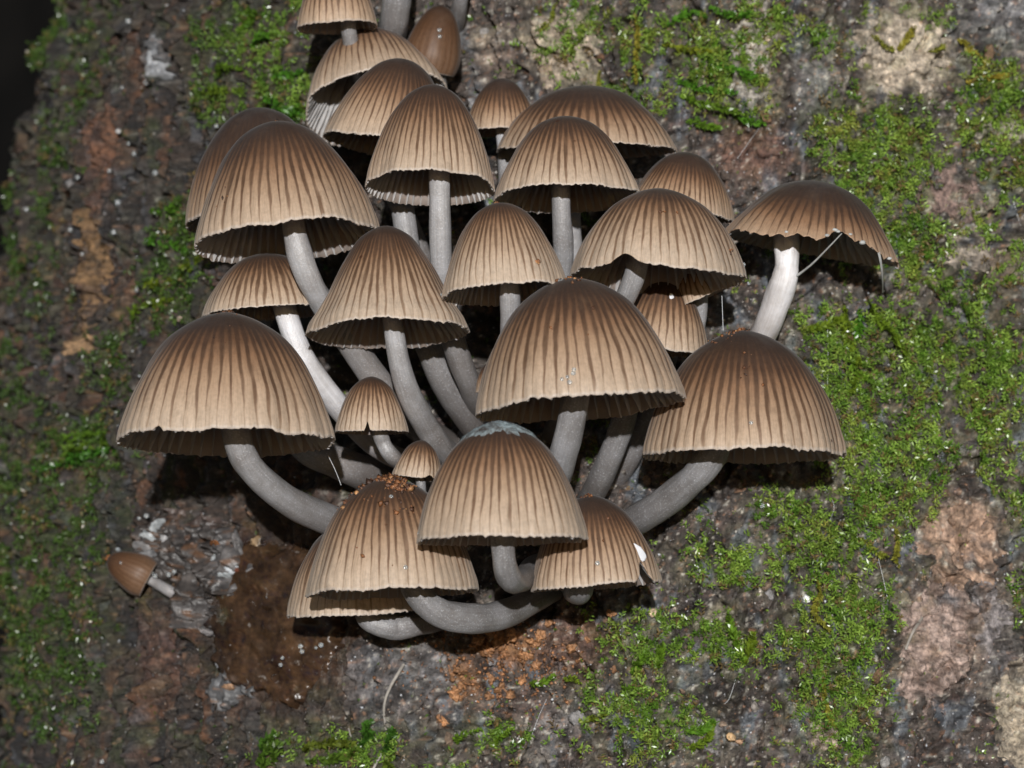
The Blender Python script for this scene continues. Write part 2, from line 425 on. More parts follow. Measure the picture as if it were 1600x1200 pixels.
def pigment(a, py):
    q = a * AX; px = px_of(a)
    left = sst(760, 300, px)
    n_a = fbm(q / 60, py / 75, 61, 4); n_b = fbm(q / 24, py / 26, 67, 4); n_c = fbm(q / 11, py / 12, 71, 3)
    st = fbm(q / 22, py / 190, 75, 4)
    c = np.zeros(np.shape(px) + (3,)) + np.array([.068, .055, .048])
    c = lerp(c, [.150, .128, .118], sst(-.02, .45, n_a) * .9)
    c = lerp(c, [.026, .022, .021], sst(.05, .45, -n_a) * .9)
    c = lerp(c, [.150, .172, .200], sst(.10, .38, fbm(q / 34, py / 90, 63, 4)) * .75 * (1 - .5 * left))  # blue-grey tone, strengthened to carry bluish highlights in the colour
    c = lerp(c, [.125, .085, .075], sst(.1, .5, n_b) * .7)
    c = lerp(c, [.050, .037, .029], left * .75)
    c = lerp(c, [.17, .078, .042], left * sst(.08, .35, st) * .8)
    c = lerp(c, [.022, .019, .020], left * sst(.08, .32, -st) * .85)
    c = lerp(c, [.13, .14, .16], left * sst(.18, .4, fbm(q / 16, py / 120, 77, 3)) * .6)
    c = lerp(c, [.050, .066, .026], left * sst(.1, .4, fbm(q / 45, py / 70, 79, 3)) * .7)
    z = lambda L, k=1.0: np.clip((ell(px, py, L) + .35 * n_a + .25 * n_b) * 1.7 - .55, 0, 1) * k
    c = lerp(c, [.46, .40, .30], z(TAN, .95))
    c = lerp(c, [.36, .255, .20], z(PINK, .85))
    c = lerp(c, [.15, .078, .058], z(RED, .85))
    c = lerp(c, [.25, .12, .052], z(ORANGE, .9))
    c = lerp(c, [.24, .245, .26], z(GREY, .7) * (0.55 + .45 * sst(-.1, .3, n_b)))
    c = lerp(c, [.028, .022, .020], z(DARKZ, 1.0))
    # pale lichen crust specks and dark rot pits
    c = lerp(c, [.42, .40, .35], sst(.30, .44, n_c) * .6 * (1 - left * .7))
    c = lerp(c, [.36, .19, .11], sst(.33, .5, fbm(q / 9, py / 10, 83, 2)) * .5)
    c = lerp(c, [.022, .018, .017], sst(.24, .5, -n_c) * .7)
    # algae film under and around the moss
    mm = np.clip(ell(px, py, MOSS) + .4 * n_a, 0, 1)
    c = lerp(c, [.060, .092, .018], mm * .75 * sst(-.35, .2, n_b))
    sl = np.clip(ell(px, py, SLIME) * 1.8 + .3 * n_a, 0, 1)
    c = lerp(c, np.array([.060, .030, .014]), sl * .8)
    c = c * (1 - .48 * left)[..., None]  # left side darkened in the colour, standing in for light falloff
    return np.clip(c * (0.95 + .9 * n_c[..., None] + .6 * n_b[..., None]).clip(.25, 2.2), .010, .62), sl

def build_trunk():
    t = empty('tree_trunk', P(900, 5200, 900.0).tolist())
    tag(t, 'mossy rotten tree trunk with crusty bark, carrying the mushroom cluster', 'tree trunk')
    base = np.array(t.location)
    a0, a1 = R_(-97), R_(26)
    af = np.linspace(a0, a1, 700)
    ac = np.linspace(a1, a0 + 2 * np.pi, 60)[1:]
    aa = np.concatenate([af, ac])
    rows = np.concatenate([np.linspace(-2600, -60, 26)[:-1], np.arange(-60, 1262, 3.0), np.linspace(1262, 5400, 40)[1:]])
    A, Y = np.meshgrid(aa, rows)
    d = disp(A, Y)
    flare = np.clip((Y - 2500) / 2700, 0, 1) ** 2 * 500
    x = px_of(A) + (d + flare) * np.sin(A); w = base_w(Y) + BX * (1 - np.cos(A)) - (d + flare) * np.cos(A)
    v = P(x, Y, w).reshape(-1, 3) - base
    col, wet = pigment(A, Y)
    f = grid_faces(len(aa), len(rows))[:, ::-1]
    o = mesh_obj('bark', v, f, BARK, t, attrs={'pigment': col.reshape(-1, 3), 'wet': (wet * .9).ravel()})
    return t, base
trunk, trunk_base = build_trunk()

ground_z = float(P(900, 5200, 900.0)[2])
def build_ground():
    n = 90
    g = np.sign(np.linspace(-1, 1, n)) * np.abs(np.linspace(-1, 1, n)) ** 3 * 900
    X, Y = np.meshgrid(g, g)
    Z = ground_z + 0.10 * fbm(X / 2.0, Y / 2.0, 91, 3) * np.exp(-(X ** 2 + Y ** 2) / 900) + 0.03
    v = np.stack([X, Y, Z], -1).reshape(-1, 3)
    M = Mat('forest_litter'); co = M.objco(); nn = M.noise(co, 3.0, 6, 0.7)
    M.setp(Base_Color=M.ramp(nn, [(0.3, (.02, .015, .01)), (0.7, (.07, .05, .03))]), Roughness=0.9); M.bump(nn, 0.8, 0.1)
    o = mesh_obj('ground', v, grid_faces(n, n), M.m)
    tag(o, 'dark forest floor of leaf litter', 'ground', kind='structure')
build_ground()

def added_backdrop():  # added trunk, blocks the sky so the left background stays dark
    c = np.array([-7.6, 46.0]); t = empty('added_backdrop_tree', (c[0], c[1], ground_z))
    tag(t, 'near-black tree trunk added behind the mossy trunk to block the sky', 'tree')
    ph = np.linspace(0, 2 * np.pi, 49); zz = np.linspace(0, 40, 60)
    Z, PH = np.meshgrid(zz, ph, indexing='ij')
    rr = 5.0 - .05 * Z + 2.5 * np.exp(-Z / 1.6) + .5 * fbm(PH * 3, Z / 4, 301, 3)
    rr[:, -1] = rr[:, 0]
    v = np.stack([rr * np.cos(PH), rr * np.sin(PH), Z], -1).reshape(-1, 3)
    M = Mat('backdrop_black'); n_ = M.noise(M.objco(), 2.0, 5, .7)
    M.setp(Base_Color=M.ramp(n_, [(.3, (.003, .003, .003)), (.7, (.007, .0065, .006))]), Roughness=.95, Specular_IOR_Level=.05); M.bump(n_, .6, .2)  # near-black colour stands in for the unlit background
    mesh_obj('trunk', v, grid_faces(49, 60), M.m, t)
added_backdrop()

def patch_mesh(name, cx, cy, rx, ry, rot, h, mat, parent, colf, seed, base, step=3.0, rough=6, rough2=0.0, wetv=0.0, irr=.36, smoothrelief=False, drop=-6):
    """irregular raised plate lying on the trunk: rounded top, steep broken edge"""
    gx = np.arange(-rx * 1.75, rx * 1.75 + step, step); gy = np.arange(-ry * 1.75, ry * 1.75 + step, step)
    LX, LY = np.meshgrid(gx, gy)
    TH = np.arctan2(LY / ry, LX / rx)
    rad = 1 + irr * fbm(np.cos(TH) * 1.9 + seed * 3.1, np.sin(TH) * 1.9 + seed * 1.7, 97, 5, .65) * 2.0
    rho = np.hypot(LX / rx, LY / ry) / rad + .05 * fbm(LX / 9 + seed, LY / 9, 99, 2)
    HH = 1 - sst(.90, 1.02, rho)
    px = cx + LX * math.cos(rot) - LY * math.sin(rot); py = cy + LX * math.sin(rot) + LY * math.cos(rot)
    up = h * HH * (0.75 + .35 * fbm(px / 40, py / 40, 101 + seed % 5, 2)) + (1 - HH) * drop + HH * (rough * fbm(px / 13, py / 13, 103, 3) + rough2 * fbm(px / 34, py / 34, 105, 3))
    if smoothrelief:
        a = a_of(px); w = base_w(py) + BX * (1 - np.cos(a)); d = 34 * fbm(a * AX / 330, py / 420, 3, 2) * .45 + up
        v = P(px + d * np.sin(a), py, w - d * np.cos(a))
    else:
        v = surf(px, py, up)
    v = v.reshape(-1, 3) - base
    nu, nv = len(gx), len(gy)
    f = grid_faces(nu, nv)[:, ::-1]
    ok = (rho < 1.06).ravel()
    f = f[ok[f].all(1)]
    used = np.unique(f); remap = np.zeros(nu * nv, int); remap[used] = np.arange(len(used))
    c = colf(px, py).reshape(-1, 3)[used]
    return mesh_obj(name, v[used], remap[f][:, ::-1], mat, parent, attrs={'pigment': c, 'wet': np.full(len(c), wetv)})

def tint(c, amt=.5, s=20):
    c = np.array(c)
    def f(px, py):
        own = c * (1 + amt * fbm(px / s, py / s, 107, 4)[..., None] * 1.3 + .55 * fbm(px / 6, py / 6, 108, 2)[..., None])
        pg, _ = pigment(a_of(px), py)
        k = sst(-.35, .15, fbm(px / 28, py / 28, 109, 4))[..., None]
        return np.clip(pg + (own - pg) * k, .01, .7)
    return f
PLATES = [(1500, 850, 62, 70, .3, 16, (.34, .23, .165)), (1455, 1010, 55, 105, .12, 15, (.33, .25, .215)), (1535, 955, 26, 60, -.1, 10, (.22, .20, .20)), (1585, 1120, 30, 85, .05, 12, (.40, .34, .26)),
          (1415, 85, 72, 62, .2, 12, (.40, .34, .27)), (1175, 85, 36, 80, .05, 10, (.36, .33, .29)), (880, 75, 55, 60, -.2, 10, (.38, .31, .24)), (1475, 300, 50, 42, .5, 10, (.20, .14, .12)),
          (1505, 395, 45, 30, .4, 9, (.34, .29, .24)), (246, 90, 14, 40, .05, 8, (.24, .25, .265)), (145, 400, 24, 75, .0, 9, (.16, .095, .045)), (128, 510, 20, 45, .15, 8, (.24, .15, .08)),
          (155, 215, 22, 65, .1, 8, (.13, .062, .035)), (1110, 1150, 40, 26, .3, 8, (.2, .19, .19)), (1290, 1150, 30, 22, -.4, 8, (.30, .24, .19)), (1555, 200, 40, 30, .3, 8, (.33, .30, .24))]
for i, (cx, cy, rx, ry, rot, h, c) in enumerate(PLATES):
    patch_mesh('bark_plate', cx, cy, rx, ry, rot, h * .7, BARK, trunk, tint(c, .75, 16), i + 1, trunk_base, rough=4)

# ------------------------------------------------------------------ mushrooms
PROF = {
    'bell': [(0, 1), (.12, .985), (.31, .925), (.53, .80), (.68, .65), (.795, .49), (.88, .34), (.94, .20), (.985, .08), (1, 0)],
    'cone': [(0, 1), (.14, .975), (.34, .88), (.50, .72), (.63, .565), (.775, .355), (.88, .205), (.96, .10), (1, 0)],
    'dome': [(0, 1), (.18, .98), (.40, .89), (.60, .72), (.76, .51), (.88, .31), (.955, .15), (.99, .05), (1, 0)],
    'flat': [(0, 1), (.2, .975), (.45, .86), (.68, .62), (.85, .36), (.95, .15), (1, 0)],
    'egg': [(0, 1), (.28, .955), (.55, .83), (.8, .6), (.96, .35), (1.0, .2), (.95, .06), (.88, 0)],
}
def resample(prof, n=200):
    c = catmull(np.array(prof[::-1]), 600)
    s = np.concatenate([[0], np.cumsum(np.linalg.norm(np.diff(c, axis=0), axis=1))]); s /= s[-1]
    t = np.linspace(0, 1, n)
    return np.interp(t, s, c[:, 0]).clip(0.002), np.interp(t, s, c[:, 1])

class Shroom:
    def __init__(s, key, cx, cy, w, R, top, tilt, roll, prof, stem, r0, r1, label, shade=1.0, wave=0.035, ngill=None, cut=None, seed=None, flare=0.0, name='mushroom', group=None, under=True, shift=0.0):
        s.shift = shift
        s.key = key; s.R = R * (DIST + w) / DIST * K; s.tilt, s.roll = R_(tilt), R_(roll)
        s.H = (cy - top) / math.cos(s.tilt) / max(.4, math.cos(s.roll)) * (DIST + w) / DIST * K if prof != 'egg' or top < cy else R
        s.c = P(cx, cy, w); s.prof = resample(PROF[prof]); s.wave = wave
        s.seed = seed if seed is not None else sum(map(ord, key)) % 50
        s.M = np.array((Matrix.Rotation(s.roll, 3, 'Y') @ Matrix.Rotation(-s.tilt, 3, 'X')))
        s.cut = cut; s.flare = flare; s.N = NSTR if R > 80 else (36 if R > 48 else 26)
        pts = np.array([P(*p) for p in stem]); s.base = pts[-1]
        s.root = empty(name, s.base.tolist())
        tag(s.root, label, 'mushroom', group or 'cluster of brown bonnet mushrooms')
        s.make_cap(R); s.make_stem(pts, r0 * .95 * K, r1 * .93 * K, shade)
        if under: s.make_gills(ngill if ngill is not None else (s.N if R > 80 else 30), R)
    def rimfx(s, th, t):
        """wave of the rim: returns radial factor and height offset"""
        k = np.clip(1 - t, 0, 1)
        wv = fbm(np.cos(th) * 1.3 + s.seed, np.sin(th) * 1.3 + s.seed * .37, 111, 3)
        w2 = n2(np.cos(th) * 5 + s.seed, np.sin(th) * 5, 113)
        tooth = n2(th * s.N / 2.2, s.seed + 0 * th, 115)
        cr = np.cos(th * s.N)
        dz = s.R * (s.wave * 1.6 * wv * k ** 2 + .010 * w2 * k ** 6 - k ** 14 * (.004 * cr + .022 * tooth + .012 * n2(th * s.N / 1.1, s.seed + 3 + 0 * th, 119)))
        dr = 1 + .075 * wv * k + .030 * s.flare * k ** 5 + k ** 3 * (.004 * cr) + .004 * cr * np.clip(k - .3, 0, 1) + .05 * fbm(np.cos(th) + s.seed * 2, np.sin(th) + t * 1.7, 117, 3)
        return dr, dz
    def pt(s, th, t, inset=0.0):
        th = np.asarray(th, float); t = np.asarray(t, float)
        if s.cut is not None:
            tm = s.cut(th); t = tm + (1 - tm) * t
        r, z = s.prof; n = len(r) - 1
        rr = np.interp(t * n, np.arange(n + 1), r) * s.R; zz = np.interp(t * n, np.arange(n + 1), z) * s.H
        dr, dz = s.rimfx(th, t)
        rr = rr * dr - inset * np.sqrt(np.clip(1 - t ** 3, 0.05, 1)); zz = zz + dz - inset * (t ** 2) * 1.6
        rr = np.maximum(rr, 0.0005)
        l = np.stack([rr * np.cos(th), rr * np.sin(th), zz], -1)
        return l @ s.M.T + s.c, t
    def make_cap(s, R):
        nt = 44 if R > 80 else 28
        nth = s.N * 4 + 1
        th = np.linspace(0, 2 * np.pi, nth)
        tt = np.linspace(0, 1, nt) ** 1.15
        T, TH = np.meshgrid(tt, th, indexing='ij')
        vo, tv = s.pt(TH, T)
        ti = np.linspace(0, .985, 20)
        T2, TH2 = np.meshgrid(ti, th, indexing='ij')
        vi, tv2 = s.pt(TH2, T2, inset=.018 * s.R)
        v = np.concatenate([vo.reshape(-1, 3), vi.reshape(-1, 3)]) - s.base
        uv = np.concatenate([np.stack([TH / (2 * np.pi) * s.N / NSTR, tv], -1).reshape(-1, 2), np.stack([TH2 / (2 * np.pi), tv2], -1).reshape(-1, 2)])
        fo = grid_faces(nth, nt); off = nth * nt
        fi = grid_faces(nth, 20, off)[:, ::-1]
        c = np.arange(nth - 1)
        lip = np.stack([c + off, c + off + 1, c + 1, c], -1)
        f = np.concatenate([fo, lip, fi])
        mi = np.concatenate([np.zeros(len(fo) + len(lip)), np.ones(len(fi))])
        s.cap = mesh_obj('cap', v, f, [CAP, UNDER], s.root, uv=uv, matidx=mi)
        s.cap.color = (.5 + (s.shift if s.shift < .3 else 0), .5 if s.shift < .3 else 1.0, .5, 1)
    def make_gills(s, n, R):
        m = 9
        tg = np.concatenate([[0.0, .03], np.linspace(.09, .90, m - 2)])
        ks = np.arange(n)
        r = np.random.default_rng(int(s.seed) + 5)
        for k in ks:
            th = 2 * np.pi * (k + .5 * 0 + .22 * (r.random() - .5)) / n
            up, _ = s.pt(np.full(m, th), tg, inset=.013 * s.R)
            cth = np.array([math.cos(th), math.sin(th), 0]) @ s.M.T
            ax = s.M[:, 2]
            short = (k % 3 == 2)
            g = np.clip(tg / (.45 if short else 1.0), 0, 1)
            d = s.R * (.025 + .17 * np.sin(np.pi * np.clip(g * 1.02, 0, 1)) ** .7) * (1 if not short else np.where(tg < .45, .8, .02))
            radial = ((up - s.c) @ cth)
            din = np.minimum(d * .85, np.maximum(radial - .10 * s.R, 0))
            lo = up - cth * din[:, None] - ax * (d * .42 * np.sin(np.pi * np.clip(tg * 1.4, 0, .5)))[:, None]
            lo[0] = up[0] - cth * .02 * s.R; 
            sd = np.cross(ax, cth); th_ = .0085 * s.R
            A = up - s.base; B = lo - s.base
            v = np.concatenate([A + sd * th_, B + sd * th_ * .55, B - sd * th_ * .55, A - sd * th_])
            f = np.concatenate([grid_faces(m, 4)])
            mesh_obj('gill', v, f, GILL, s.cap)
    def make_stem(s, pts, r0, r1, shade):
        n = 46; m = 20
        c = catmull(pts, n)
        tg = np.gradient(c, axis=0); tg /= np.linalg.norm(tg, axis=1, keepdims=True)
        ref = np.array([0.0, -1.0, 0.15]); ref /= np.linalg.norm(ref)
        rings = []; q = np.linspace(0, 1, n)
        ph = np.linspace(0, 2 * np.pi, m + 1)
        side = np.cross(tg[0], ref); side /= np.linalg.norm(side)
        for i in range(n):
            side = side - tg[i] * (side @ tg[i]); side /= np.linalg.norm(side)
            b = np.cross(tg[i], side)
            rad = (r0 + (r1 - r0) * q[i] ** 1.1) * (1 + .09 * n2(q[i] * 5 + s.seed, s.seed * 1.3, 121) + .03 * n2(q[i] * 16 + s.seed, s.seed * 1.3, 122))
            rr = rad * (1 + .07 * n2(np.cos(ph) * 1.1 + s.seed, np.sin(ph) * 1.1 + q[i] * 6, 123))
            rings.append(c[i] + np.outer(np.cos(ph) * rr, side) + np.outer(np.sin(ph) * rr, b))
        v = np.concatenate(rings) - s.base
        uv = np.stack([np.tile(ph / (2 * np.pi), n), np.repeat(q, m + 1)], -1)
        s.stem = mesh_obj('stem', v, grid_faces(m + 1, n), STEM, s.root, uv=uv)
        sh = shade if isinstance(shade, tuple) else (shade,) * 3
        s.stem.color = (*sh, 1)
    def on(s, px, t):
        """point and outward normal on the camera side of the cap at height t and lateral place px (-1..1)"""
        th = -math.pi / 2 + math.asin(max(-1, min(1, px)))
        a, _ = s.pt(np.array([th, th + .02, th]), np.array([t, t, min(1, t + .02)]))
        nrm = np.cross(a[1] - a[0], a[2] - a[0]); nrm /= np.linalg.norm(nrm) + 1e-12
        return a[0], nrm

def torn(th):
    d = (th + math.pi / 2 + math.pi) % (2 * math.pi) - math.pi          # 0 towards the camera
    x = np.sin(d) * (np.cos(d) > 0)
    c = .03 + .05 * np.exp(-((x + .15) / .25) ** 2) + .17 * np.exp(-((x - .27) / .20) ** 2) + .09 * np.exp(-((x - .60) / .16) ** 2)
    c = c + .05 * n2(th * 9, 0 * th, 131) + .02 * n2(th * 24, 0 * th, 133)
    return np.where(np.cos(d) > 0, np.clip(c, 0, .6), .04)
def chip(x0, wd, dp):
    def f(th):
        d = (th + math.pi / 2 + math.pi) % (2 * math.pi) - math.pi
        x = np.sin(d)
        return np.where(np.cos(d) > -0.1, dp * np.exp(-((x - x0) / wd) ** 2), 0)
    return f

S = {}
def add(key, *a, **k): S[key] = Shroom(key, *a, **k)
add('A', 352, 692, -60, 170, 488, 8, 0, 'bell', [(362, 600, -60), (372, 690, -50), (396, 735, -20), (450, 782, 50), (520, 815, 150), (590, 840, 260), (650, 850, 400)], 24, 27,
    'wide bell-capped mushroom with orange crumbs on its peak, overhanging the rotten remains', .75, wave=.035, cut=chip(-.55, .03, .03), shift=0.02)
add('B', 448, 377, 10, 143, 190, 11, -6, 'dome', [(452, 300, 8), (462, 370, -8), (480, 430, 0), (515, 490, 60), (560, 555, 130), (625, 640, 230), (700, 700, 450)], 18, 27,
    'large domed mushroom with white gill edges, touching a darker cap behind it', .95, shift=0.02)
add('C', 415, 345, 250, 125, 168, 8, -5, 'dome', [(415, 290, 250), (400, 450, 310), (420, 600, 340), (475, 695, 330), (540, 728, 330), (620, 755, 480)], 17, 33,
    'dark brown mushroom tucked close behind the large domed cap with white gill edges', .8, shift=0.16)
add('D', 420, 490, 115, 105, 396, 5, -3, 'dome', [(436, 430, 115), (447, 490, 110), (478, 565, 115), (538, 645, 170), (600, 705, 270), (690, 740, 470)], 18, 21,
    'pale striped mushroom with a bright white slanting stem, under the large domed cap', 1.55, wave=.02, shift=-0.08)
add('E', 607, 522, -25, 122, 352, 10, -2, 'cone', [(606, 420, -25), (613, 500, -22), (630, 590, 5), (662, 660, 75), (705, 715, 190), (755, 755, 460)], 15, 24,
    'tall cone-shaped mushroom with a flared rim and a long curved grey stem', .8, wave=.045, flare=1.0, shift=-0.1)
add('F', 580, 676, 40, 57, 588, 4, 0, 'bell', [(586, 630, 40), (596, 685, 45), (622, 722, 90), (690, 770, 430)], 12, 15,
    'small pale bell mushroom with a notched rim beside the wide bell cap', .7, wave=.02, cut=chip(-.08, .05, .12), shift=-0.14)
add('G', 652, 748, 60, 40, 688, 3, 8, 'bell', [(655, 720, 60), (664, 790, 110), (700, 820, 450)], 8, 9,
    'tiny tan button mushroom wedged behind the crumb-covered cap', .6, wave=.05, cut=chip(.5, .2, .07), shift=-0.1)
add('H', 673, 294, 20, 102, 132, 14, 1, 'dome', [(684, 210, 20), (687, 290, 15), (690, 420, 45), (705, 520, 120), (738, 610, 230), (775, 680, 470)], 15, 24,
    'domed mushroom with bright white gill edges and a straight upright pale stem', .9, wave=.03, shift=-0.02)
add('I', 603, 232, 200, 101, 92, 7, 12, 'dome', [(606, 180, 200), (628, 320, 195), (640, 400, 185), (656, 500, 195), (692, 590, 240), (738, 660, 340), (775, 700, 500)], 19, 27,
    'brown domed mushroom whose rim dips behind the cap with the straight upright stem', .7, shift=0.05)
add('J', 588, 168, 375, 112, 50, 30, -10, 'dome', [(595, 110, 375), (600, 250, 375), (650, 380, 420), (700, 520, 560)], 16, 22,
    'mushroom tipped back to show white gills along its side, crumbs on its shoulder', .8, wave=.02, shift=0.02)
add('K', 528, 44, 330, 63, -72, 5, -3, 'dome', [(540, -10, 330), (547, 60, 345), (562, 120, 450), (580, 170, 720)], 13, 15,
    'small wet mushroom above the tipped-back one, its cap cut by the picture edge', .6, shift=0.1)
add('L', 670, 112, 425, 46, 8, -4, 12, 'egg', [(680, 50, 425), (690, 130, 440), (705, 190, 760)], 9, 10,
    'glossy chestnut egg-shaped young mushroom with a bright flash highlight', .7, wave=.01, shift=0.36)
add('M', 784, 208, 330, 58, 122, 5, 0, 'dome', [(784, 170, 330), (792, 300, 360), (805, 420, 560)], 12, 14,
    'small dark round-capped mushroom peeping out behind the two upper domes', .8, shift=0.12)
add('N', 917, 236, 290, 142, 134, 2, 0, 'flat', [(900, 170, 290), (890, 330, 295), (893, 430, 350), (870, 520, 520)], 18, 22,
    'broad flattened smooth mushroom with faint stripes and a white gill fringe', 1.0, wave=.03, shift=0.08)
add('O', 885, 311, 60, 115, 182, 9, -1, 'dome', [(874, 240, 60), (877, 320, 60), (880, 400, 85), (872, 500, 170), (850, 600, 310), (835, 680, 480)], 15, 20,
    'pale strongly striped dome in front of the broad flattened cap', .7, wave=.03, flare=.5, shift=-0.02)
add('P', 1062, 335, 205, 84, 238, 3, 8, 'dome', [(1060, 280, 205), (1056, 450, 245), (1032, 600, 265), (985, 712, 285), (925, 795, 420)], 17, 20,
    'dark half-hidden mushroom between the broad flattened cap and the torn one', .55, shift=0.1)
add('Q', 1027, 436, -20, 133, 294, 8, 1, 'bell', [(1003, 360, -20), (993, 425, -15), (972, 475, 25), (930, 550, 130), (880, 640, 270), (855, 720, 480)], 17, 20,
    'smooth-peaked tan mushroom with fine teeth hanging from its rim and a curled lip', .75, wave=.05, cut=chip(-.42, .16, .07), shift=-0.07)
add('R', 1106, 462, 130, 58, 398, 2, -24, 'flat', [(1098, 430, 130), (1085, 540, 200), (1040, 660, 420)], 12, 14,
    'small ragged cap edge slung beneath the toothed tan mushroom', .7)
add('S', 1264, 396, 150, 138, 284, 2, 10, 'dome', [(1228, 350, 150), (1229, 410, 150), (1222, 448, 155), (1188, 530, 230), (1125, 610, 460)], 20, 26,
    'dark mushroom with a torn slug-eaten rim and a thick white stem', 1.9, wave=.05, cut=torn, flare=1.2, shift=0.2)
add('T', 790, 460, -95, 100, 317, 9, -4, 'dome', [(794, 380, -95), (797, 450, -92), (797, 540, -20), (790, 620, 130), (785, 700, 470)], 15, 19,
    'pale even-striped dome with one orange grain near its rim, amid the cluster', .85, wave=.035, shift=-0.1)
add('U', 908, 637, -150, 164, 434, 7, -5, 'bell', [(904, 540, -150), (897, 640, -145), (872, 735, -60), (850, 800, 130), (845, 860, 420)], 22, 26,
    'largest central bell mushroom with a grey worn peak and wet glints near its rim', .62, wave=.035, shift=0.02)
add('V', 1030, 550, 125, 76, 434, 3, 6, 'dome', [(1012, 490, 125), (986, 600, 125), (970, 670, 130), (930, 765, 210), (885, 830, 430)], 20, 22,
    'half-hidden tan mushroom squeezed behind the largest central bell', .55, shift=-0.02)
add('W', 1162, 713, 0, 156, 516, 5, 0, 'bell', [(1140, 620, 0), (1112, 710, 8), (1060, 768, 60), (990, 815, 160), (915, 852, 420)], 24, 27,
    'wide bell mushroom with a dirty peak beside the moss, its stem slanting to the cluster', .55, wave=.03, shift=0.02)
add('X', 783, 845, -270, 134, 660, 5, -1, 'bell', [(784, 760, -270), (785, 845, -268), (790, 888, -252), (801, 908, -205), (816, 906, -130), (832, 890, 20), (850, 880, 400)], 19, 21,
    'foremost bell mushroom with a patch of blue-grey mould on its peak', .55, wave=.02, shift=-0.03)
add('Y', 612, 927, -100, 135, 746, 6, -2, 'bell', [(638, 850, -100), (648, 915, -95), (684, 955, -80), (742, 967, -40), (800, 955, 40), (850, 925, 160), (880, 905, 420)], 23, 26,
    'mushroom with its peak covered in orange-brown crumbs', .55, wave=.04, shift=-0.02)
add('Z', 560, 957, 135, 113, 812, 1, -3, 'bell', [(566, 910, 135), (576, 962, 130), (612, 979, 130), (662, 972, 170), (740, 950, 420)], 21, 22,
    'lowest mushroom of the cluster, hidden beneath the crumb-covered cap', .6, wave=.02)
add('AA', 930, 917, -110, 102, 774, 4, -4, 'bell', [(905, 860, -110), (905, 915, -90), (902, 922, -10), (897, 915, 160), (890, 900, 420)], 23, 24,
    'lower mushroom with a white chip broken from its rim, beside the mouldy-peaked one', .45, wave=.025, cut=chip(.78, .09, .16))
add('BB', 768, 612, 60, 25, 566, 2, -4, 'bell', [(770, 590, 60), (785, 680, 470)], 6, 7,
    'tiny orange-tan cap edge showing behind the largest central bell', .6, wave=.02, shift=0.1)
wl = float(surf_w(232, 900))
add('CC', 232, 906, wl - 46, 33, 872, 0, -62, 'egg', [(222, 900, wl - 46), (245, 912, wl - 52), (262, 922, float(surf_w(262, 922)) - 34), (282, 934, float(surf_w(282, 934)) - 8), (300, 944, float(surf_w(300, 944)) + 30)], 8, 12,
    'small brown egg-shaped mushroom lying sideways on the mossy bark', .8, wave=.01, group='young mushrooms on the bark', shift=.34)
add('DD', 640, -170, 360, 95, -290, 6, 0, 'dome', [(636, -230, 360), (630, -120, 360), (620, 0, 380), (612, 60, 470), (605, 120, 780)], 24, 27,
    'mushroom beyond the picture top, only its thick grey stem in view', .55)
add('EE', 740, -150, 480, 70, -240, 6, 0, 'dome', [(738, -200, 480), (730, -80, 480), (716, 20, 520), (700, 90, 800)], 14, 16,
    'mushroom beyond the picture top, its thin stem beside the egg-shaped cap', .55)
# ------------------------------------------------------------------ small pieces on the bark
def frame_at(px, py):
    n = surf_n(px, py)
    u = np.cross(n, np.array([0, 0, 1.0])) * -1; u /= np.linalg.norm(u, axis=-1, keepdims=True) + 1e-12
    u = np.where((u[..., 0] < 0)[..., None], -u, u)
    v = np.cross(n, u) ; v = np.where((v[..., 2] < 0)[..., None], -v, v)
    return u, v, n

def sphere_grid(nu=14, nv=9):
    ph = np.linspace(0, 2 * np.pi, nu + 1); la = np.linspace(-np.pi / 2, np.pi / 2, nv)
    LA, PH = np.meshgrid(la, ph, indexing='ij')
    return np.stack([np.cos(LA) * np.cos(PH), np.cos(LA) * np.sin(PH), np.sin(LA)], -1).reshape(-1, 3), grid_faces(nu + 1, nv)

def lump_verts(px, py, off, rx, ry, rz, rot=0.0, seed=0, rough=.35, nu=22, nv=13):
    """irregular lump sitting on the trunk; rx, ry across the surface, rz out of it"""
    d, f = sphere_grid(nu, nv)
    r = 1 + rough * (fbm(d[:, 0] * 1.3 + seed, d[:, 1] * 1.3 + d[:, 2] * .9, 141, 3) + .22 * fbm(d[:, 0] * 3 + seed, d[:, 1] * 3 - d[:, 2] * 2.5, 143, 2)) * 1.5
    d = d * r[:, None]
    u, v, n = frame_at(np.array(float(px)), np.array(float(py)))
    c, s_ = math.cos(rot), math.sin(rot)
    x = d[:, 0] * rx; y = d[:, 1] * ry
    return surf(px, py, off) + K * ((x * c - y * s_)[:, None] * u + (-(x * s_ + y * c))[:, None] * v + (d[:, 2] * rz)[:, None] * n), f

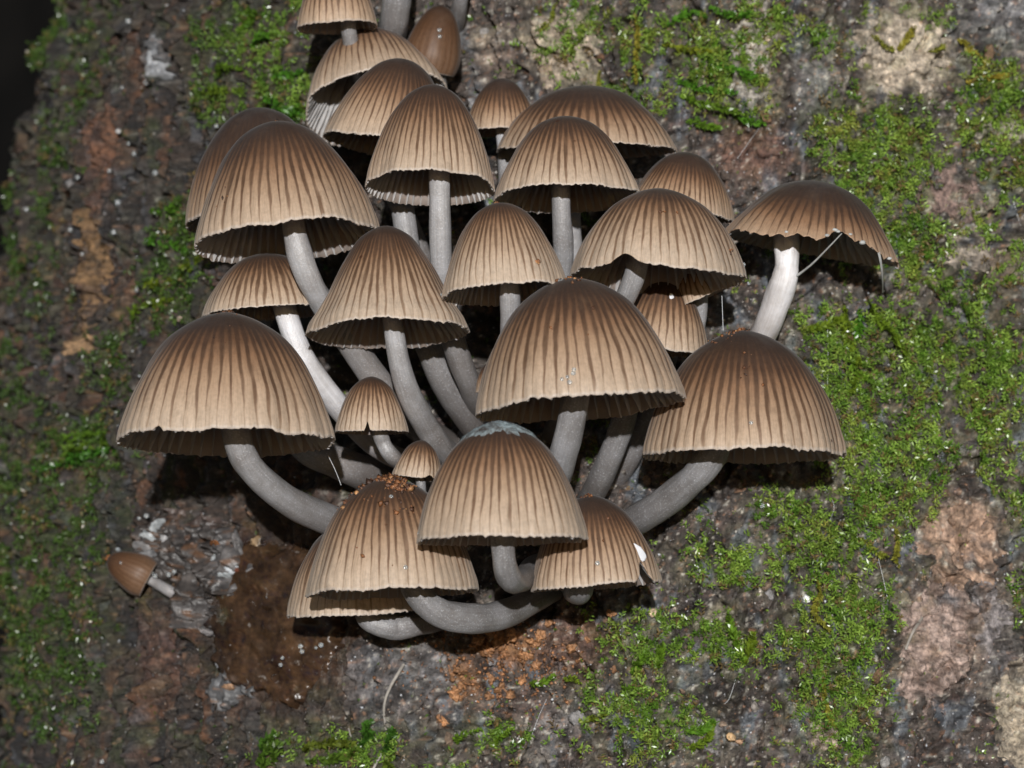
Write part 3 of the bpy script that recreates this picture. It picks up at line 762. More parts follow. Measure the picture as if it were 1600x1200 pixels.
def crumbs(name, pos, size, cols, mat, label, cat, seed, kind='stuff', sq=.7):
    """many tiny angular grains in one mesh"""
    r = np.random.default_rng(seed); n = len(pos)
    o = np.array([[1, 0, 0], [0, 1, 0], [-1, 0, 0], [0, -1, 0], [0, 0, 1], [0, 0, -1]], float)
    v = o[None] * (1 + .7 * (r.random((n, 6, 1)) - .5))
    q = r.normal(size=(n, 4)); q /= np.linalg.norm(q, axis=1, keepdims=True)
    w, x, y, z = q.T
    Rm = np.stack([1 - 2 * (y * y + z * z), 2 * (x * y - z * w), 2 * (x * z + y * w), 2 * (x * y + z * w), 1 - 2 * (x * x + z * z), 2 * (y * z - x * w), 2 * (x * z - y * w), 2 * (y * z + x * w), 1 - 2 * (x * x + y * y)], -1).reshape(n, 3, 3)
    v = v * np.stack([np.ones(n), .55 + .5 * r.random(n), .35 + .5 * r.random(n)], -1)[:, None, :]
    v = np.einsum('nij,nkj->nki', Rm, v) * size[:, None, None] + pos[:, None, :]
    ft = np.array([[0, 1, 4], [1, 2, 4], [2, 3, 4], [3, 0, 4], [1, 0, 5], [2, 1, 5], [3, 2, 5], [0, 3, 5]])
    f = (ft[None] + 6 * np.arange(n)[:, None, None]).reshape(-1, 3)
    ob = mesh_obj(name, v.reshape(-1, 3), f, mat, None, attrs={'pigment': np.repeat(cols, 6, 0), 'wet': np.full(n * 6, .4)}, smooth=False)
    return tag(ob, label, cat, kind=kind)

def scatter(n, maskf, r):
    px = r.uniform(-50, 1650, n); py = r.uniform(-50, 1250, n)
    px = np.maximum(px, 22)
    k = r.random(n) < maskf(px, py)
    return px[k], py[k]

# --- granular dirt, some grains coloured as glints
r = np.random.default_rng(5)
def dirt_mask(px, py):
    m = .35 + .5 * fbm(px / 70, py / 70, 151, 3) + .25 * sst(500, 900, px)
    return np.clip(m, 0, 1) * (1 - np.clip(ell(px, py, SLIME) * 1.4, 0, .95)) * (1 - .6 * moss_mask(px, py))
px, py = scatter(46000, dirt_mask, r)
n = len(px)
pal = np.array([[.46, .46, .48], [.30, .15, .075], [.22, .21, .21], [.50, .47, .42], [.10, .07, .055], [.35, .24, .17], [.16, .12, .10], [.05, .04, .035]])
pr = np.array([.14, .14, .16, .10, .16, .10, .12, .08])
gl = r.random(n) < .06
cc = (.42 * pal[r.choice(8, n, p=pr)] + .95 * pigment(a_of(px), py)[0]) * (.7 + .6 * r.random((n, 1)))
cc[gl] = np.array([.55, .58, .62]) * (.6 + .4 * r.random((gl.sum(), 1)))  # whitish-blue grains: wet glints painted as grain colour
crumbs('bark_grit', surf(px, py, r.uniform(-1, 2.5, n)), K * (1.2 + 2.6 * r.random(n) ** 2.5), cc, CRUMB, 'fine gritty crumbs of bark and lichen all over the trunk, some coloured as pale glints', 'bark grit', 6)

# --- larger flakes: parts of the trunk, shared meshes
FM = Mat('bark_flake'); oi = FM.node('ShaderNodeObjectInfo'); g = FM.noise(FM.objco(), 1.6, 4, .65)
FM.setp(Base_Color=FM.mix(.9, oi.outputs['Color'], FM.ramp(g, [(.3, (.35, .33, .32)), (.7, (1.5, 1.48, 1.45))]), 'MULTIPLY'), Roughness=.65)
FM.bump(g, .5, .3)
flake_meshes = []
for k in range(7):
    d, f = sphere_grid(9, 6)
    rr = 1 + .55 * fbm(d[:, 0] * 1.5 + 9 * k, d[:, 1] * 1.5 + d[:, 2], 161, 3) * 1.5
    d = d * rr[:, None] * np.array([1, .75 if k % 2 else 1.25, .45])
    o = mesh_obj('flake_source', d, f, FM.m); flake_meshes.append(o.data); bpy.data.objects.remove(o)
fx, fy = scatter(1500, lambda a, b: dirt_mask(a, b) * .33, r)
fx, fy = fx[:270], fy[:270]
U, V, N = frame_at(fx, fy); pos = surf(fx, fy, 0.5)
pg, _ = pigment(a_of(fx), fy)
for i in range(len(fx)):
    o = bpy.data.objects.new('bark_flake', flake_meshes[i % 7]); COL.objects.link(o); o.parent = trunk
    sz = K * (4 + 9 * r.random() ** 1.8); an = r.random() * 6.28; tl = r.normal(size=2) * .25
    M3 = Matrix((U[i], V[i], N[i])).transposed() @ Matrix.Rotation(an, 3, 'Z') @ Matrix.Rotation(tl[0], 3, 'X')
    m4 = M3.to_4x4() @ Matrix.Diagonal((sz, sz, sz, 1)); m4.translation = Vector(pos[i] - trunk_base)
    o.matrix_local = m4
    c = pal[r.choice(8, p=pr)] * .5 + pg[i] * .6
    o.color = (*c, 1)

# --- moss carpet
def leaf_mesh(pos, axis, length, width, bend, cols, name, label, cat, kind=None, parent=None):
    """each leaf one folded diamond; pos (n,3) base, axis (n,3) direction"""
    n = len(pos); rr = np.random.default_rng(77)
    t = np.cross(axis, rr.normal(size=(n, 3))); t /= np.linalg.norm(t, axis=1, keepdims=True) + 1e-12
    b = np.cross(axis, t)
    L = length[:, None]; W = width[:, None]
    v = np.stack([pos, pos + axis * L * .45 + t * W + b * W * .4, pos + axis * L + b * L * bend, pos + axis * L * .45 - t * W + b * W * .4], 1)
    f = np.arange(4 * n).reshape(n, 4)
    o = mesh_obj(name, v.reshape(-1, 3), f, LEAF, parent, attrs={'pigment': np.repeat(cols, 4, 0)}, smooth=False)
    return tag(o, label, cat, kind=kind)

def shoots(px, py, nl, h, ll, lw, seed, lift=None):
    r = np.random.default_rng(seed); n = len(px)
    base = surf(px, py, -1.0 if lift is None else lift); nr = surf_n(px, py)
    ax = nr + .55 * r.normal(size=(n, 3)) + np.array([0, -.25, -.25]); ax /= np.linalg.norm(ax, axis=1, keepdims=True)
    hh = h * (.5 + .9 * r.random(n)) * K
    u = np.cross(ax, r.normal(size=(n, 3))); u /= np.linalg.norm(u, axis=1, keepdims=True); v = np.cross(ax, u)
    P_, A_, L_ = [], [], []
    for k in range(nl):
        f = (k + .5) / nl; ph = 2.4 * k + r.random(n) * .7
        P_.append(base + ax * (hh * (.15 + .85 * f))[:, None])
        d = ax * (.35 + .9 * f ** 2) + (u * np.cos(ph)[:, None] + v * np.sin(ph)[:, None]); d /= np.linalg.norm(d, axis=1, keepdims=True)
        A_.append(d); L_.append(ll * K * (.7 + .6 * r.random(n)) * (1.05 - .35 * f))
    return np.concatenate(P_), np.concatenate(A_), np.concatenate(L_)

def moss_cols(px, py, r):
    n = len(px); y = np.clip(.45 + .9 * fbm(px / 60, py / 60, 171, 3) + .25 * r.normal(size=n), 0, 1)
    c = np.array([.075, .165, .017]) + y[:, None] * (np.array([.255, .385, .065]) - np.array([.075, .165, .017]))
    yy = (np.clip(fbm(px / 45, py / 45, 177, 3) * 2 - .05 + .3 * (py < 320), 0, 1) * (px > 900) * r.random(n))[:, None]
    c = c + yy * (np.array([.27, .27, .055]) - c)
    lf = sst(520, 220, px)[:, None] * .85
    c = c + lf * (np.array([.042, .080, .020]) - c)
    old = (r.random(n) < .12)[:, None]
    c = np.where(old, [[.17, .12, .05]], c)
    return c * (.75 + .5 * r.random((n, 1)))
r = np.random.default_rng(21)
mx_, my_ = scatter(112000, lambda a, b: moss_mask(a, b) * (.45 + .55 * sst(-.25, .2, fbm(a / 20, b / 28, 175, 3))), r)
NL = 9
cush = np.clip(sst(-.1, .5, fbm(mx_ / 24, my_ / 24, 173, 3)) * 1.3, 0, 1)
p_, a_, l_ = shoots(mx_, my_, NL, 18, 9.6, 1.4, 22, 16 * cush - 3)
mc = np.tile(moss_cols(mx_, my_, r), (NL, 1)) * (.8 + .4 * r.random((len(p_), 1)))
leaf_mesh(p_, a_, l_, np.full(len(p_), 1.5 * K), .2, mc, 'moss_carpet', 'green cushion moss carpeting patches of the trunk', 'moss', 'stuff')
# thin stray moss between the cushions
sx, sy = scatter(16000, lambda a, b: np.clip(.22 + .5 * fbm(a / 40, b / 40, 181, 3), 0, .7) * (1 - np.clip(ell(a, b, SLIME) * 2, 0, 1)) * (1 - .8 * np.clip(ell(a, b, BARE), 0, 1)), r)
p_, a_, l_ = shoots(sx, sy, 5, 5, 4.6, 1.1, 24)
mc = np.tile(moss_cols(sx, sy, r) * .85, (5, 1))
leaf_mesh(p_, a_, l_, np.full(len(p_), 1.1 * K), .1, mc, 'stray_moss', 'sparse moss shoots scattered thinly between the cushions', 'moss', 'stuff')

# --- feathery fronds, each a thing of its own
def frond(pts, w=9.0, lift=(12, 24), col=(.10, .19, .018), seed=0, label=None, group=None, dens=1.7):
    r = np.random.default_rng(300 + seed)
    p = np.array(pts, float); ln = np.linalg.norm(np.diff(p, axis=0), axis=1).sum(); n = max(14, int(ln / dens))
    c = catmull(p, n); q = np.linspace(0, 1, n)
    pos = surf(c[:, 0], c[:, 1], lift[0] + (lift[1] - lift[0]) * np.sin(np.pi * q * .6))
    nr = surf_n(c[:, 0], c[:, 1])
    tg = np.gradient(pos, axis=0); tg /= np.linalg.norm(tg, axis=1, keepdims=True)
    sd = np.cross(tg, nr); sd /= np.linalg.norm(sd, axis=1, keepdims=True)
    P_, A_, L_ = [], [], []
    for sgn in (-1, 1, -1, 1, .2):
        d = tg * .8 + sd * sgn * (.55 + .5 * r.random((n, 1))) + nr * (.35 * r.random((n, 1)) + (.5 if abs(sgn) < .5 else 0)); d /= np.linalg.norm(d, axis=1, keepdims=True)
        P_.append(pos + tg * K * r.uniform(-1, 1, (n, 1))); A_.append(d); L_.append(K * w * (.55 + .6 * r.random(n)) * (.55 + .6 * np.sin(np.pi * np.clip(q * .85 + .12, 0, 1))))
    P_, A_, L_ = map(np.concatenate, (P_, A_, L_))
    m = len(P_); cols = np.array(col)[None] * (.65 + .7 * r.random((m, 1))) * np.array([1 + .25 * r.normal(), 1, 1]).clip(.7, 1.5)
    o = leaf_mesh(P_, A_, L_, np.full(m, .20 * w * K), .1, cols, 'moss_frond', label, 'moss frond')
    if group: o['group'] = group
    return o
G1 = (.115, .205, .018); G2 = (.19, .215, .03); G3 = (.055, .12, .012)
FR = [
    # upper bark right of the flattened cap
    ('curved green moss frond on the bark above the flattened cap', 'moss fronds above the flattened cap', G1, 11,
     [[(1040, 70), (1080, 78), (1125, 82)], [(1060, 128), (1100, 138), (1150, 145)], [(1065, 150), (1110, 165), (1165, 178)], [(1072, 188), (1100, 196), (1125, 200)], [(1140, 170), (1165, 188), (1193, 194)],
      [(1120, 60), (1110, 90), (1112, 118)], [(1180, 20), (1150, 25), (1110, 12)], [(1045, 40), (1075, 20), (1105, 25)], [(1110, 100), (1150, 110), (1180, 118)]]),
    ('pale hanging moss strand on the lichen-covered bark by the young caps', 'hanging moss strands on the lichen bark', G2, 8,
     [[(915, 30), (908, 60), (902, 85)], [(995, 20), (997, 70), (992, 130)], [(870, 5), (866, 30), (855, 48)], [(935, 110), (932, 140), (926, 165)]]),
    ('yellowish moss frond on the beige lichen plate', 'moss fronds on the beige lichen plate', G2, 10,
     [[(1360, 55), (1372, 70), (1385, 78)], [(1395, 78), (1408, 60), (1416, 42)], [(1495, 60), (1510, 75), (1525, 100)], [(1500, 130), (1530, 122), (1560, 118)], [(1440, 80), (1455, 76), (1468, 68)]]),
    ('green moss frond hanging below the torn mushroom', 'moss fronds below the torn mushroom', G1, 13,
     [[(1262, 515), (1290, 508), (1318, 495)], [(1318, 480), (1322, 520), (1335, 565)], [(1335, 485), (1340, 505), (1335, 528)], [(1355, 475), (1380, 515), (1415, 560)], [(1340, 560), (1335, 590), (1328, 610)], [(1320, 540), (1330, 575), (1352, 590)]]),
    ('long bending moss stem reaching from the torn cap across the bark', None, (.10, .14, .02), 9, [[(1415, 420), (1470, 460), (1510, 490), (1532, 530), (1533, 560)]]),
    ('pale wiry moss strand among the cushions by the pinkish bark plate', 'wiry moss strands by the pinkish plate', G2, 9,
     [[(1268, 900), (1275, 930), (1268, 960), (1290, 985)], [(1330, 820), (1328, 850), (1322, 870)], [(1395, 825), (1394, 860), (1388, 885)], [(1282, 1060), (1290, 1100), (1302, 1135)], [(1340, 840), (1360, 862), (1375, 870)]]),
    ('broad deep green moss leaf on the bark under the chipped cap', 'broad moss leaves under the chipped cap', G1, 12,
     [[(990, 1055), (1003, 1035), (1015, 1020)], [(1030, 1045), (1036, 1025), (1040, 1008)], [(1165, 1035), (1150, 1005), (1138, 960)], [(1165, 1035), (1172, 1010), (1176, 990)], [(1075, 1142), (1100, 1140), (1115, 1128)], [(1080, 1170), (1105, 1155), (1112, 1135)]]),
    ('feathery dark green moss frond below the brown slime', 'feathery fronds below the brown slime', (.07, .125, .016), 13,
     [[(412, 1195), (430, 1175), (445, 1150)], [(425, 1200), (445, 1182), (460, 1160)], [(480, 1170), (520, 1160), (558, 1162)], [(490, 1190), (530, 1185), (570, 1170)], [(560, 1170), (580, 1150), (590, 1128)], [(600, 1175), (615, 1160), (625, 1140)],
      [(415, 1170), (430, 1160), (440, 1145)], [(620, 1190), (630, 1200), (642, 1215)]]),
    ('bright moss frond beside the orange rotten wood', 'bright moss fronds by the rotten wood', G1, 9,
     [[(828, 1066), (850, 1068), (872, 1055)], [(892, 1062), (902, 1060), (910, 1066)], [(708, 1160), (725, 1150), (750, 1140)], [(760, 1165), (785, 1150), (800, 1140)], [(905, 1128), (925, 1122), (950, 1118)], [(972, 1072), (985, 1075), (995, 1070)]]),
    ('blackish drooping moss tuft beside the wide bell cap', 'drooping moss tufts by the wide bell', G3, 14,
     [[(190, 690), (150, 700), (110, 722)], [(185, 700), (150, 712), (95, 735)], [(190, 680), (160, 680), (125, 695)]]),
    ('green moss tuft on the bark beside the tipped-back cap', 'moss tufts beside the tipped-back cap', (.085, .17, .016), 12,
     [[(340, 145), (365, 142), (395, 140)], [(355, 115), (375, 105), (400, 108)], [(430, 150), (455, 165), (475, 178)], [(400, 75), (415, 60), (440, 55)], [(440, 110), (465, 118), (490, 112)], [(380, 50), (395, 30), (410, 15)], [(450, 185), (465, 180), (480, 165)]]),
    ('green moss tuft clinging beside the dark half-hidden dome', 'moss tufts beside the dark dome', (.075, .15, .014), 11,
     [[(258, 370), (275, 380), (298, 392)], [(262, 330), (280, 325), (300, 330)], [(235, 440), (260, 445), (290, 430)], [(240, 470), (262, 475), (285, 468)], [(305, 398), (312, 410), (318, 422)], [(225, 500), (240, 480), (255, 470)]]),
]
fi = 0
for lab, grp, c, w, L in FR:
    for pts in L:
        frond(pts, w, col=c, seed=fi, label=lab, group=grp); fi += 1

# ------------------------------------------------------------------ slime, rotten remains
sl = patch_mesh('slime_sheet', 436, 975, 108, 132, -.12, 20, ROT, None, tint((.034, .019, .010), .7, 60), 31, np.zeros(3), rough=1.6, rough2=7, wetv=1.0, irr=.22, smoothrelief=True, drop=-14)
tag(sl, 'smooth wet brown sheet of rotted slime on the bark below the wide bell', 'slime')
rot = empty('rotting_mushroom_remains', surf(300, 900).tolist())
tag(rot, 'heap of collapsed grey rotting mushrooms on the bark under the wide bell', 'rotten mushrooms')
rb = np.array(rot.location)
def frag(name, px, py, rx, ry, rz, c, rotn=0, off=4, seed=0, rough=.28, wet=.55, parent=rot, b=rb, mat=ROT, var=.5):
    v, f = lump_verts(px, py, off, rx, ry, rz, rotn, seed, rough, 34, 20)
    cc = np.array(c)[None] * (1 + var * fbm(v[:, 0] * 60 + seed, v[:, 2] * 60 + v[:, 1] * 40, 191, 3) * 1.6)[:, None]
    return mesh_obj(name, v - b, f, mat, parent, attrs={'pigment': np.clip(cc, .01, .75), 'wet': np.full(len(v), wet)})
dk = (.036, .031, .029); gy = (.11, .105, .105); wh = (.30, .32, .33); og = (.24, .10, .04)
def mottled(base, seed, pale=(.105, .105, .105), warm=(.105, .055, .030), kp=1.0):
    base = np.array(base)
    def f(px, py):
        c = np.zeros(px.shape + (3,)) + base * (1 + .8 * fbm(px / 14 + seed, py / 14, 241, 4)[..., None])
        c = lerp(c, warm, sst(.12, .4, fbm(px / 18 + seed, py / 18, 243, 3)) * .8)
        c = lerp(c, pale, sst(.24, .46, fbm(px / 20 + seed, py / 24, 247, 4)) * .6 * kp)
        return np.clip(c, .01, .5)
    return f
for k, (cx, cy, rx, ry, ro, h, rg, cb, kp) in enumerate([(300, 868, 84, 52, .25, 16, 16, (.045, .040, .038), .8), (310, 905, 62, 40, .3, 14, 14, (.04, .034, .031), .5), (300, 818, 56, 24, .1, 10, 15, (.06, .045, .04), .8),
        (366, 880, 34, 44, -.3, 20, 12, (.07, .066, .066), 1.0), (315, 958, 32, 26, .2, 15, 9, (.062, .057, .056), .6), (235, 842, 34, 24, -.4, 15, 14, (.08, .07, .065), 1.2)]):
    patch_mesh('rotten_mass', cx, cy, rx, ry, ro, h, ROT, rot, mottled(cb, k * 5.3, kp=kp), 41 + k, rb, step=2.2, rough=rg * .4, rough2=rg * 1.9, wetv=.42, irr=.4, drop=-8)
for i, (px, py, rx, ry, rz, c, ro) in enumerate([
    (376, 852, 8, 24, 16, gy, -.35), (337, 866, 6, 9, 14, wh, .6), (398, 849, 11, 14, 12, (.22, .15, .085), .2), (250, 822, 13, 6, 14, wh, -.6), (234, 837, 10, 8, 14, wh, .2), (262, 842, 3, 18, 14, (.20, .20, .205), .3),
    (205, 848, 26, 7, 16, (.11, .058, .032), -.05), (212, 855, 20, 4, 17, (.26, .22, .17), .1), (178, 858, 7, 4, 15, (.32, .35, .37), -.5), (168, 872, 8, 5, 15, og, .4), (160, 880, 5, 4, 13, og, .4),
    (368, 888, 17, 13, 15, (.27, .29, .31), .2), (364, 902, 11, 6, 16, (.26, .28, .29), .1), (373, 896, 4, 6, 19, (.16, .06, .04), .5), (352, 852, 8, 4, 17, og, .1), (235, 858, 16, 3, 16, (.20, .195, .195), .5), (252, 874, 24, 3, 16, (.22, .22, .225), .75), (322, 985, 20, 4, 12, (.17, .16, .16), .3), (300, 840, 12, 4, 18, (.16, .10, .075), .3), (318, 828, 9, 5, 18, (.20, .19, .19), -.4)]):
    frag('rotten_fragment', px, py, rx, ry, rz, c, ro, seed=i * 2.3, rough=.5)
r2 = empty('withered_mushroom', surf(365, 1070).tolist())
tag(r2, 'withered blue-grey mushroom scrap at the edge of the brown slime', 'rotten mushroom')
b2 = np.array(r2.location)
for k, (cx, cy, rx, ry, ro, h, rg) in enumerate([(350, 1080, 24, 30, .2, 13, 8), (387, 1068, 17, 20, -.3, 11, 8), (356, 1054, 18, 14, .1, 14, 8)]):
    patch_mesh('withered_flap', cx, cy, rx, ry, ro, h, ROT, r2, mottled((.070, .071, .074), 60 + k * 3.7, pale=(.14, .145, .155), kp=.8), 51 + k, b2, step=2.2, rough=rg * .5, rough2=rg * 1.3, wetv=.3, irr=.4, drop=-6)
for i, (px, py, rx, ry, rz, c, ro) in enumerate([(337, 1036, 4, 13, 9, (.17, .175, .185), -.25), (361, 1030, 3, 11, 9, (.18, .185, .195), .3), (365, 1075, 12, 4, 15, (.24, .15, .095), .1)]):
    frag('rotten_fragment', px, py, rx, ry, rz, c, ro, seed=50 + i * 1.7, parent=r2, b=b2, rough=.5)

# lumps of orange rotten wood below the cluster
r = np.random.default_rng(61)
og_pts = [(785, 1000, 20), (810, 990, 17), (830, 1005, 14), (765, 1015, 16), (800, 1020, 18), (822, 1026, 12), (780, 1036, 12), (745, 1004, 8), (708, 1054, 13), (720, 1066, 15), (730, 1048, 9), (712, 1084, 12), (725, 1090, 9), (700, 1128, 10), (694, 1122, 8), (845, 992, 10), (858, 975, 8), (762, 1086, 9), (790, 1076, 11), (810, 1060, 10), (760, 1000, 9), (835, 1040, 9), (905, 1010, 8), (912, 1030, 7), (955, 1048, 7), (925, 1000, 6), (960, 960, 8), (770, 1060, 9), (800, 1090, 8), (690, 1045, 6)]
for i, (px, py, s_) in enumerate(og_pts):
    s_ = s_ * .8; c = np.array([.27, .135, .062]) * (.6 + .7 * r.random())
    o = frag('rotten_wood_lump', px + r.normal() * 2, py + r.normal() * 2, s_, s_ * (.6 + .5 * r.random()), s_ * .8, c, r.random() * 3, off=1, seed=i * 3.1, rough=.9, wet=.1, parent=None, b=np.zeros(3), mat=CRUMB)
    size = 'big' if s_ >= 11 else ('middling' if s_ >= 8 else 'little')
    tag(o, f'{size} crumbly orange lump of rotten wood on the bark below the cluster', 'rotten wood', f'{size} orange rotten wood lumps')
ox = r.normal(785, 65, 900); oy = r.normal(1035, 38, 900); ok = surf_n(ox, oy)[:, 1] < 0
crumbs('rotten_wood_crumbs', surf(ox, oy, 1.5), K * (1.5 + 3.5 * r.random(900) ** 2), np.array([[.27, .125, .055]]) * (.3 + 1.0 * r.random((900, 1))), CRUMB, 'scattering of fine orange rotten wood crumbs round the lumps', 'wood crumbs', 62)
for i, (px, py, s_, c) in enumerate([(1021, 958, 8, (.50, .38, .26)), (1143, 1152, 8, (.42, .28, .15)), (1155, 1158, 7, (.36, .22, .13)), (984, 735, 6, (.45, .34, .24)), (1258, 936, 7, (.62, .64, .62)), (290, 498, 5, (.35, .26, .22)), (1200, 60, 6, (.5, .4, .3))]):
    o = frag('pebble', px, py, s_, s_ * .85, s_ * .8, c, .3 * i, off=5, seed=80 + i, rough=.35, wet=.1, parent=None, b=np.zeros(3), mat=CRUMB, var=.3)
    tag(o, 'small pale angular grain lying loose on the mossy bark', 'grain', 'loose pale grains')

# ------------------------------------------------------------------ things on the caps
def cap_points(s, n, tl, th_, xl, xh, seed):
    r = np.random.default_rng(seed); out = []
    for i in range(n):
        p, nn = s.on(r.uniform(xl, xh), r.uniform(tl, th_)); out.append(p + nn * r.uniform(-.5, 2.0) * K)
    return np.array(out)
def frass(key, parts, label, seed):
    pts = np.concatenate([cap_points(S[key], *p, seed + i) for i, p in enumerate(parts)])
    r = np.random.default_rng(seed); n = len(pts)
    c = np.array([[.19, .078, .030], [.10, .042, .020], [.29, .150, .065], [.05, .027, .018]])[r.choice(4, n, p=[.4, .3, .15, .15])] * (.7 + .6 * r.random((n, 1)))
    crumbs('frass_crumbs', pts, K * (1.6 + (5.2 if key == 'Y' else 3.4) * r.random(n) ** 1.8), c, CRUMB, label, 'crumbs', seed)
frass('Y', [(190, .84, 1.0, -1, 1), (80, .70, .92, -.1, .9), (70, .66, .78, .15, .65), (14, .45, .6, .1, .5), (10, .5, .68, -.5, 0), (30, .55, .85, -1, -.8), (6, .1, .5, -.5, .6)], 'orange-brown insect crumbs heaped on the mushroom peak behind the mouldy one', 401)
frass('A', [(34, .95, 1.0, -1, 1), (8, .75, .95, -.4, .6), (3, .5, .7, -.2, .3)], 'orange crumbs capping the peak of the wide bell over the rotten heap', 405)
frass('B', [(8, .93, .97, -.3, .5), (5, .15, .3, -.75, -.6)], 'a few rusty specks on the large dome with white gill edges', 409)
frass('J', [(24, .70, .9, .25, .95)], 'line of rusty crumbs on the shoulder of the tipped-back cap', 413)
frass('U', [(14, .93, 1.0, -.5, .5), (10, .78, .9, -.7, .7), (4, .2, .6, -.4, .3)], 'dirt crumbs on the worn grey peak of the largest bell', 417)
frass('W', [(26, .93, 1.0, -.8, .6), (16, .7, .93, -1, -.3), (8, .35, .6, -.2, .2)], 'dark dirt crumbs on the peak of the wide bell beside the moss', 421)
frass('K', [(14, .25, .6, -.5, .9)], 'wet rusty specks on the small cap cut by the picture edge', 425)
frass('AA', [(22, .88, 1.0, -1, .3), (12, .40, .44, -.40, -.32), (4, .3, .6, -.2, .5)], 'pale brown crumbs on the peak of the chipped mushroom', 429)
frass('T', [(7, .14, .18, .53, .57), (8, .96, 1.0, -1, 1)], 'orange grain near the rim of the even-striped dome', 433)
frass('Q', [(3, .45, .47, -.02, .02), (7, .16, .2, .90, .94), (2, .3, .6, -.3, .3)], 'rusty specks on the smooth-peaked mushroom with rim teeth', 437)

def droplet(p, nrm, r, label, group):
    d, f = sphere_grid(14, 9)
    nrm = nrm / np.linalg.norm(nrm); u = np.cross(nrm, [0, 0, 1.0]); u /= np.linalg.norm(u); v = np.cross(nrm, u)
    vv = p + r * (d[:, :1] * u + d[:, 1:2] * v + d[:, 2:] * .32 * nrm) + nrm * r * .2
    o = mesh_obj('water_droplet', vv, f, WATER)
    tag(o, label, 'water droplet', group)
r = np.random.default_rng(71)
for (x, y) in [(180, 33), (188, 68), (187, 75), (203, 60), (222, 129), (191, 205), (189, 224), (192, 240), (173, 267), (33, 327), (34, 399), (36, 440), (205, 316), (218, 339), (120, 359), (121, 397), (187, 344), (200, 363), (210, 403), (205, 453), (97, 457), (300, 238), (298, 197), (310, 222), (355, 197), (66, 508), (50, 536), (240, 270), (135, 277), (183, 137), (92, 843), (60, 793), (165, 1167), (163, 1190), (1190, 790)]:
    droplet(surf(x, y, 9.0), np.array([.03 * r.normal(), -1, .08 + .03 * r.normal()]), K * r.uniform(3.2, 5.2), 'tiny clear water droplet clinging to the rough wet bark', 'water droplets on the bark')
for (x, y) in [(480, 1010), (460, 1028), (458, 1039), (508, 1012), (517, 1008), (482, 1018), (430, 932)]:
    droplet(surf(x, y, 18.0), np.array([.03 * r.normal(), -1, .08 + .03 * r.normal()]), K * r.uniform(2.6, 4.4), 'tiny clear water droplet on the brown slime', 'water droplets on the slime')
for (x, y) in [(245, 893), (258, 892), (265, 895), (291, 893), (246, 806), (226, 810), (268, 900), (280, 898)]:
    droplet(surf(x, y, 36.0), np.array([0, -1, .1]), K * r.uniform(3, 4.6), 'clear water droplet on the collapsed rotting mushrooms', 'water droplets on the rotten heap')
for key, x, t in [('U', -.12, .10), ('U', -.06, .12), ('U', -.17, .09), ('U', -.05, .14), ('U', -.10, .07), ('W', .03, .14), ('AA', .05, .16), ('L', .1, .45), ('L', .16, .38), ('K', .15, .3), ('CC', .2, .5), ('Y', .2, .12), ('X', -.98, .05), ('E', .82, .22), ('Q', 1.0, .1), ('U', -.5, .88), ('Y', .08, .62)]:
    p, nn = S[key].on(x, t)
    droplet(p, nn * .5 + np.array([0, -.5, .04]), K * r.uniform(2.2, 4.0), 'minute clear water droplet glinting on a mushroom cap', 'water droplets on the caps')

# blue-grey mould felt on the peak of the foremost cap
def mould(s):
    nt, nth = 16, 70
    th = np.linspace(0, 2 * np.pi, nth + 1); tt = np.linspace(0, 1, nt)
    T, TH = np.meshgrid(tt, th, indexing='ij')
    lo = .69 + .20 * fbm(np.cos(TH) * 3, np.sin(TH) * 3, 201, 4, .7) - .03 * np.sin(TH)
    t = lo + (1 - lo) * T
    v, _ = s.pt(TH, t)
    n_ = v - (s.c + s.M[:, 2] * s.H * .3); n_ /= np.linalg.norm(n_, axis=-1, keepdims=True)
    up = 2.2 * sst(0, .2, T) + 2.4 * fbm(TH * 6, T * 8, 203, 3)
    v = v + n_ * (up * K)[..., None] - n_ * (K * 1.2 * (T < .01))[..., None]
    mesh_obj('mould', v.reshape(-1, 3) - s.base, grid_faces(nth + 1, nt), MOULD, s.cap)
mould(S['X'])

# ------------------------------------------------------------------ threads, twigs, torn shreds
def tube(name, pts3, r0, r1, mat, label, cat, group=None, n=26, m=7, parent=None, b=None):
    c = catmull(pts3, n); tg = np.gradient(c, axis=0); tg /= np.linalg.norm(tg, axis=1, keepdims=True)
    side = np.cross(tg[0], [.3, -1, .2]); ph = np.linspace(0, 2 * np.pi, m + 1); V = []
    for i in range(n):
        side = side - tg[i] * (side @ tg[i]); side /= np.linalg.norm(side); bb = np.cross(tg[i], side)
        rr = (r0 + (r1 - r0) * i / (n - 1)) * (1 + .18 * n2(i * .7, r0 * 1e4, 211)) * K
        V.append(c[i] + np.outer(np.cos(ph), side) * rr + np.outer(np.sin(ph), bb) * rr)
    v = np.concatenate(V) - (b if b is not None else 0)
    o = mesh_obj(name, v, grid_faces(m + 1, n), mat, parent)
    if label: tag(o, label, cat, group)
    return o
def S3(pts, off): return np.array([surf(x, y, off) for x, y in pts])
tube('twig', S3([(637, 1038), (625, 1075), (614, 1105), (604, 1140)], 9), 2.6, 2.0, TWIG, 'thin pale dry twig leaning on the grey wood below the cluster', 'twig')
tube('twig', S3([(596, 1178), (590, 1190), (584, 1206)], 9), 2.4, 2.0, TWIG, 'short pale dry twig poking out of the feathery moss', 'twig')
tube('twig', S3([(538, 1138), (548, 1152), (556, 1165), (560, 1178)], 8), 1.3, 1.0, TWIG, 'hair-thin pale rootlet crossing the feathery moss', 'rootlet')
tube('twig', S3([(1432, 965), (1424, 990), (1414, 1015)], 10), 2.6, 2.0, TWIG, 'short brownish twig standing by the pinkish bark plate', 'twig')
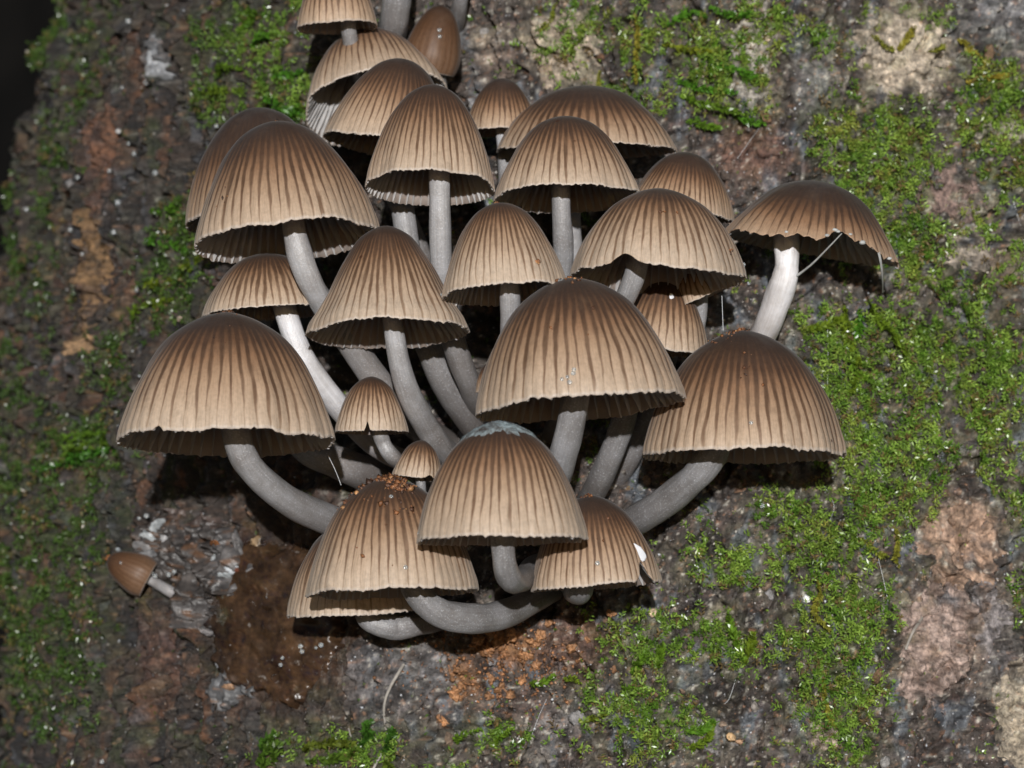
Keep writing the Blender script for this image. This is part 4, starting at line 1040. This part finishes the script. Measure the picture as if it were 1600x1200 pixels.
tube('twig', S3([(1376, 935), (1378, 950), (1380, 965)], 9), 3.2, 2.2, TWIG, 'stubby pale splinter between moss and pinkish bark plate', 'splinter')
for lab, pts, w in [('fine spider thread running from the toothed cap to the dirty peak', [(1128, 462, 60), (1129, 490, 30), (1130, 516, 5)], .4)]:
    tube('spider_thread', np.array([P(*p) for p in pts]), w, w, WEB, lab, 'thread', m=5)
for i, pts in enumerate([[(1570, 315), (1588, 380), (1596, 440)], [(1185, 200), (1170, 222), (1152, 248)], [(1365, 870), (1372, 905), (1380, 940)], [(850, 1095), (842, 1120), (832, 1148)], [(1292, 500), (1294, 560), (1290, 600)], [(1150, 1060), (1140, 1090), (1132, 1100)], [(1290, 760), (1300, 790), (1296, 815)]]):
    tube('spider_thread', S3(pts, 14), .22, .22, WEB, 'fine pale spider thread stretched over the mossy bark', 'thread', 'spider threads on the bark', m=5)
tube('spider_thread', np.array([P(513, 712, 60), P(524, 735, 70), P(533, 758, 80)]), .35, .35, WEB, 'fine thread hanging in the dark behind the wide bell stem', 'thread', m=5)
sS = S['S']
SHRED = simple('torn_shred', (.42, .43, .42), .5, 60, .3, .3)
q1, q2 = sS.on(.30, 0.0)[0], sS.on(.74, 0.0)[0]
st_ = P(1244, 432, 138)
tube('torn_shred', np.array([st_, st_ * .66 + q1 * .34 + [0, 0, -.003], st_ * .33 + q1 * .67 + [0, 0, -.002], q1]), 2.0, 1.1, SHRED, None, None, parent=sS.root, b=sS.base)
tube('torn_shred', np.array([q2, q2 + [.004, .012, -.016], q2 + [.008, .04, -.034], q2 + [.012, .09, -.05]]), 2.4, 1.0, SHRED, None, None, parent=sS.root, b=sS.base)
for k, (x, rad) in enumerate([(-.35, 2.6), (.12, 3.0), (.22, 3.6), (.26, 2.6), (.40, 2.4), (.55, 4.2), (.86, 3.2)]):
    d, f = sphere_grid(14, 9); rr = 1 + .5 * fbm(d[:, 0] * 1.6 + k * 4, d[:, 1] * 1.6 + d[:, 2], 221, 3)
    mesh_obj('torn_shred', sS.on(x, .006)[0] + d * rr[:, None] * np.array([1.3, 1, .8]) * rad * K - sS.base, f, SHRED, sS.root)
# white chip on the lower mushroom
d, f = sphere_grid(18, 11)
aa = S['AA']; p, nn = aa.on(.80, .09)
rr = 1 + .35 * fbm(d[:, 0] * 1.4, d[:, 1] * 1.4 + d[:, 2], 231, 3)
mesh_obj('white_chip', p + (d * rr[:, None]) @ np.array([[10, 3, -4], [2, 4, 3], [-4, 0, 12.0]]) * K - aa.base, f, simple('chip_flesh', (.72, .73, .76), .5, 60, .15, .2), aa.root)
p, nn = S['V'].on(.2, .55)
o = mesh_obj('white_scrap', p + (d * rr[:, None]) @ np.array([[3.5, 1, 0], [1, 2, 0], [-1, 0, 6.0]]) * K, f, simple('scrap', (.7, .7, .74), .5, 60, .15, .2))
tag(o, 'small white scrap stuck on the half-hidden cap behind the largest bell', 'scrap')
